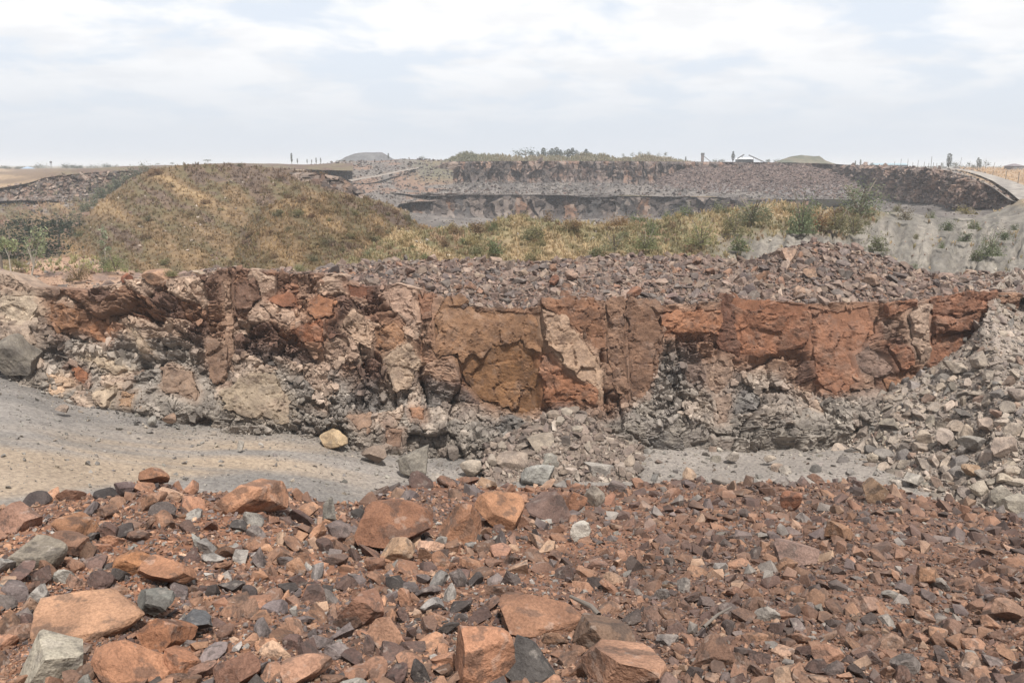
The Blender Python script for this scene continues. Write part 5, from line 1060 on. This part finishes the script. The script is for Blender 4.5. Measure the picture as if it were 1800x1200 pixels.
lm(cap, 1405, 510, 22, 20, (176, 142, 120), 'pale block on the rim above the red slab', 'the pale rim block', 96); lm(cap, 1005, 482, 24, 16, (174, 140, 120), 'pale pink rock on the long rubble bank', 'the pale bank rock', 97); lm(cap, 975, 490, 18, 18, (150, 96, 76), 'red rock on the long rubble bank', 'the red bank rock', 98); lm(cap, 720, 474, 20, 14, (150, 118, 104), 'brown rock on the low end of the rubble bank', 'the brown bank rock', 99); lm(cap, 480, 480, 22, 14, (170, 118, 92), 'orange rock on the reddish rim', 'the reddish rim rock', 100)
for k, (px, py, w, h, c, lab, sh) in enumerate([(1500, 747, 34, 26, (184, 168, 150), 'pale tan boulder low on the scree beside the face', 'the low scree boulder'), (1725, 628, 30, 28, (182, 168, 152), 'pale block high on the scree under the red corner', 'the high scree block'), (1682, 642, 40, 18, (178, 164, 148), 'flat tan rock on the upper scree edge', 'the flat scree rock'), (1627, 766, 30, 24, (182, 166, 148), 'tan boulder in the middle of the scree', 'the middle scree boulder'), (1665, 768, 36, 32, (176, 160, 148), 'large greyish boulder in the middle of the scree', 'the large scree boulder'),
    (1718, 777, 46, 24, (152, 146, 138), 'dark wedge boulder overhanging on the scree', 'the dark wedge boulder'), (1710, 756, 34, 26, (184, 166, 146), 'tan boulder sitting on the dark wedge', 'the tan scree boulder'), (1770, 782, 46, 40, (184, 164, 148), 'big pinkish rounded boulder on the scree', 'the big rounded boulder'), (1736, 745, 36, 20, (174, 154, 138), 'pinkish flat boulder above the tan one', 'the pinkish scree boulder'), (1682, 748, 28, 22, (180, 162, 144), 'cream boulder behind the large greyish one', 'the cream scree boulder'),
    (1788, 690, 30, 22, (168, 152, 140), 'grey boulder at the edge on the upper scree', 'the edge scree boulder'), (1710, 824, 32, 22, (182, 150, 118), 'orange sided boulder on the lower scree', 'the orange sided boulder'), (1728, 856, 32, 24, (184, 172, 154), 'square tan boulder on the lower scree', 'the square scree boulder'), (1765, 866, 40, 30, (180, 172, 156), 'large tan boulder near the red heap', 'the large lower boulder of the scree'), (1790, 888, 50, 36, (170, 162, 146), 'grey tan boulder cut by the frame above the red heap', 'the frame edge boulder'), (1608, 842, 44, 22, (176, 170, 160), 'pale low boulder at the meeting of scree and red heap', 'the meeting boulder'), (1535, 805, 20, 18, (186, 172, 152), 'cream stone at the scree toe', 'the cream toe stone')]):
    lm(scree, px, py, w, h, c, lab, sh, 110 + k, 'grey_stone_object')

# ================================================================== LOOSE STONES
FP = [(4.2, (176, 122, 94)), (4, (154, 108, 86)), (3.6, (134, 98, 82)), (3.4, (112, 86, 80)), (2.4, (122, 110, 108)), (1.7, (152, 148, 142)), (1.6, (188, 148, 120)), (1.8, (82, 74, 72))]
FN = ['orange', 'red brown', 'brown', 'dark brown', 'mauve grey', 'light grey', 'tan', 'near black']
hl = [l[2] for l in LAND[:46]]
def fg_size(x, y): return np.interp(x, [0, 700, 1100, 1800], [1.12, 1.02, .86, .82]) * np.interp(y, [840, 900, 960, 1200], [1.1, .92, 1.0, 1.25])
scatter_stones(heap, 84000, 4.3, 44, 1.62, FP, FN, 280, 'stone', 'red_rubble', 'small red brown broken stones covering the foreground heap', 'rocks on the red heap', 'heap rock', 'red_rock', None, 501, .56, .12, .55, fg_size, None, hl, 14.0, lambda C, x, y: mixc(C, pc(122, 98, 88), .30 * smooth(800, 1250, x)) * 1.10 * (1 - .06 * smooth(800, 1250, x))[:, None], True)
CPAL = [(4, (150, 128, 114)), (3, (136, 114, 104)), (2.4, (172, 148, 130)), (2.4, (128, 116, 110)), (1.3, (150, 108, 88)), (1.5, (108, 94, 90))]
CN = ['pinkish brown', 'brown', 'tan', 'grey brown', 'rust', 'dark brown']
scatter_stones(cap, 15000, 4.0, 24, 2.0, CPAL, CN, 170, 'stone', 'bank_rubble', 'broken brown stones lying along the top of the quarry face', 'rocks on the rubble bank', 'bank rock', 'bank_rock', lambda x, y, m: 1.0 * (y < 560) * (0.25 + .75 * ((x > 210) | (x < 56))) * (x < 2000), 502, .6, .12, .5, None, None, [l[2] for l in LAND if 'rim' in l[2] or 'bank' in l[2] or 'cap' in l[2] or 'peak rock' in l[2] and 'topmost' not in l[2] or 'flank' in l[2]])
SPAL = [(4, (172, 158, 144)), (3, (158, 146, 134)), (2.4, (184, 168, 150)), (1.5, (140, 134, 128)), (1, (160, 134, 116))]
SN = ['tan grey', 'grey', 'pale tan', 'dark grey', 'pinkish']
scatter_stones(scree, 24000, 2.9, 30, 1.75, SPAL, SN, 170, 'grey_stone', 'scree_rubble', 'grey tan stones covering the slope beside the quarry face', 'rocks on the scree', 'scree rock', 'scree_rock', None, 503, .6, .12, .5, lambda x, y: np.interp(y, [480, 620, 760], [.7, .8, 1.1]), None, [l[2] for l in LAND if l[0] > 1430 and 'heap' not in l[2] and l[1] < 900 and l[2] not in hl])
scatter_stones(talus, 2600, 5, 24, 1.9, [(3, (158, 140, 126)), (3, (142, 124, 112)), (2, (170, 156, 142)), (1, (128, 114, 106))], ['tan', 'brown', 'pale', 'dark brown'], 60, 'grey_stone', 'talus_rubble', 'brownish broken stones heaped at the foot of the golden slab', 'rocks on the talus', 'talus rock', 'talus_rock', None, 504, .6, .15, .5, None, None, ['the talus boulder', 'the long grey boulder', 'the grey angular boulder'])
flm = [l[2] for l in LAND if 600 < l[0] < 1560 and 740 < l[1] < 845 and l[2] not in hl]
scatter_stones(floor, 9000, 2.3, 24, 1.8, [(3, (160, 154, 146)), (3, (148, 144, 138)), (2, (172, 164, 152)), (1, (150, 130, 114))], ['grey', 'dark grey', 'pale', 'tan'], 90, 'grey_stone', 'floor_gravel', 'grey gravel and stones strewn over the quarry floor', 'rocks on the quarry floor', 'floor rock', 'floor_rock', lambda x, y, m: (x > 600) * (.12 + .55 * (x > 1080) * (.4 + smooth(.42, .6, fbm(x / 40, y / 14, s=61))) + .5 * smooth(30, 6, np.abs(y - 776)) * (x > 1100) + .9 * smooth(620, 760, x) * smooth(1120, 1000, x)), 505, .6, .12, .5, None, None, flm)
scatter_stones(floor, 7500, 2.0, 12, 2.1, [(3, (156, 152, 146)), (2, (136, 132, 128)), (1, (172, 160, 144))], ['grey', 'dark grey', 'pale'], 14, 'grey_stone', 'road_gravel', 'scattered grey chips lying on the haul road', 'stones on the haul road', 'stone on the road', 'road_stone', lambda x, y, m: (x < 640) * (.15 + smooth(50, 4, y - I(x, YB))), 506, .6, .15, .5, None, None, [l[2] for l in LAND if 'road' in l[2] or 'yellowish' in l[2]], 6.0)
scatter_stones(platform, 900, 2.6, 12, 2.0, [(3, (186, 152, 128)), (2, (160, 128, 110)), (1, (150, 140, 132))], ['pink', 'brown', 'grey'], 12, 'stone', 'platform_gravel', 'pinkish gravel on the earth platform and its mound', 'stones on the earth platform', 'stone on the platform', 'platform_stone', None, 507, .6, .15, .5, None, None, ['the pale rim boulder', 'the orange rim rock'], 6.0)
# far rubble reads as a mass
def far_rubble(surf, n, name, label, pal, seed, pmin, pmax, mask=None):
    rg = np.random.default_rng(seed); P, nr = surf.sample(n, mask, rg); f = proj(P)[2]; s = np.minimum(pmin * (1 - rg.random(n)) ** (-1 / 2.2), pmax) * f / FPX; C, _ = pick_cols(n, pal, rg, .2)
    tag(link(name, stones_mesh(name, P, s, C, nr, M['far_face'], rg, .15, .5, None, np.ones(n, bool)), kind='stuff'), label, 'rubble')
GP = [(3, (118, 112, 108)), (2, (98, 92, 90)), (2, (138, 130, 124)), (1, (118, 98, 90))]
far_rubble(bench, 3000, 'bench_rubble', 'grey broken rock strewn over the far bench', GP, 511, 2.5, 9); far_rubble(pit, 3500, 'pit_rubble', 'grey broken rock on the far pit floor', GP, 512, 2.5, 9)
far_rubble(far_scree, 6500, 'far_rubble', 'reddish grey rubble slope on the far side of the pit', [(3, (124, 102, 94)), (2, (104, 88, 84)), (2, (142, 124, 116))], 513, 2.0, 6); far_rubble(ramp, 2200, 'ramp_rubble', 'grey rock on the cutting beside the pit track', GP, 514, 2.5, 7)
far_rubble(left_slope, 900, 'valley_rubble', 'pale rubble below the far left rock face', GP, 515, 2.5, 7, lambda x, y, m: smooth(400, 350, y)); far_rubble(ridge, 900, 'slope_stones', 'pale stones on the spoil ridge and the eroded slope', [(2, (186, 176, 162)), (1, (180, 150, 130))], 516, 2.5, 9)
far_rubble(hill, 500, 'hill_stones', 'pale stones showing through the grass of the tall hill', [(2, (176, 160, 146)), (1, (150, 124, 110))], 517, 2.0, 7); far_rubble(field, 500, 'road_edge_stones', 'grey stones along the gravel road', GP, 518, 2, 6, lambda x, y, m: (np.abs(x - 1690 - (y - 297) * 2.2) < 26) * 1.0)
far_rubble(far_up, 2600, 'face_rubble', 'broken rock ledges on the curved far face and its rim', [(3, (150, 126, 114)), (2, (124, 106, 98)), (2, (170, 148, 134))], 519, 3.0, 12, lambda x, y, m: smooth(1460, 1540, x) + .12)
far_rubble(far_left, 1200, 'ledge_rubble', 'broken rock on the far left rock face', [(3, (140, 116, 102)), (2, (116, 106, 84)), (2, (156, 138, 124))], 520, 3.0, 10)
# two dead sticks
def stick(px0, py0, px1, py1, r, label):
    a, _ = heap.at(px0, py0); b, _ = heap.at(px1, py1); a = a + [0, 0, .10]; b = b + [0, 0, .13]; m = (a + b) / 2 + [0, 0, .02]; V, F = tube([a, lerp(a, m, .6) + [0.01, 0, .012], m, b], [r, r * .95, r * .9, r * .6], 8)
    o = link('dead_stick', quadmesh('dead_stick', V, F, M['post_wood'])); tag(o, label, 'stick')
stick(1052, 1100, 1002, 1072, .022, 'bare brown stick lying left of the flat topped block'); stick(1236, 1122, 1284, 1092, .012, 'thin pale stick lying by the squat brown boulder')

# ================================================================== AIR
def haze():
    x0, x1, y0, y1, z0, z1 = -9100, 9100, -400, 12100, CZ - 50, CZ + 14
    V = [(x, y, z) for z in (z0, z1) for y in (y0, y1) for x in (x0, x1)]; F = [(0, 2, 3, 1), (4, 5, 7, 6), (0, 1, 5, 4), (2, 6, 7, 3), (0, 4, 6, 2), (1, 3, 7, 5)]
    me = bpy.data.meshes.new('haze'); me.from_pydata(V, [], F); m = bpy.data.materials.new('haze'); m.use_nodes = True; N = m.node_tree.nodes; N.clear(); o = N.new('ShaderNodeOutputMaterial'); v = N.new('ShaderNodeVolumePrincipled')
    v.inputs['Color'].default_value = (.78, .81, .86, 1); v.inputs['Density'].default_value = 0.00055; v.inputs['Anisotropy'].default_value = 0.0; m.node_tree.links.new(v.outputs[0], o.inputs['Volume']); me.materials.append(m)
    link('haze', me, kind='stuff')
haze()
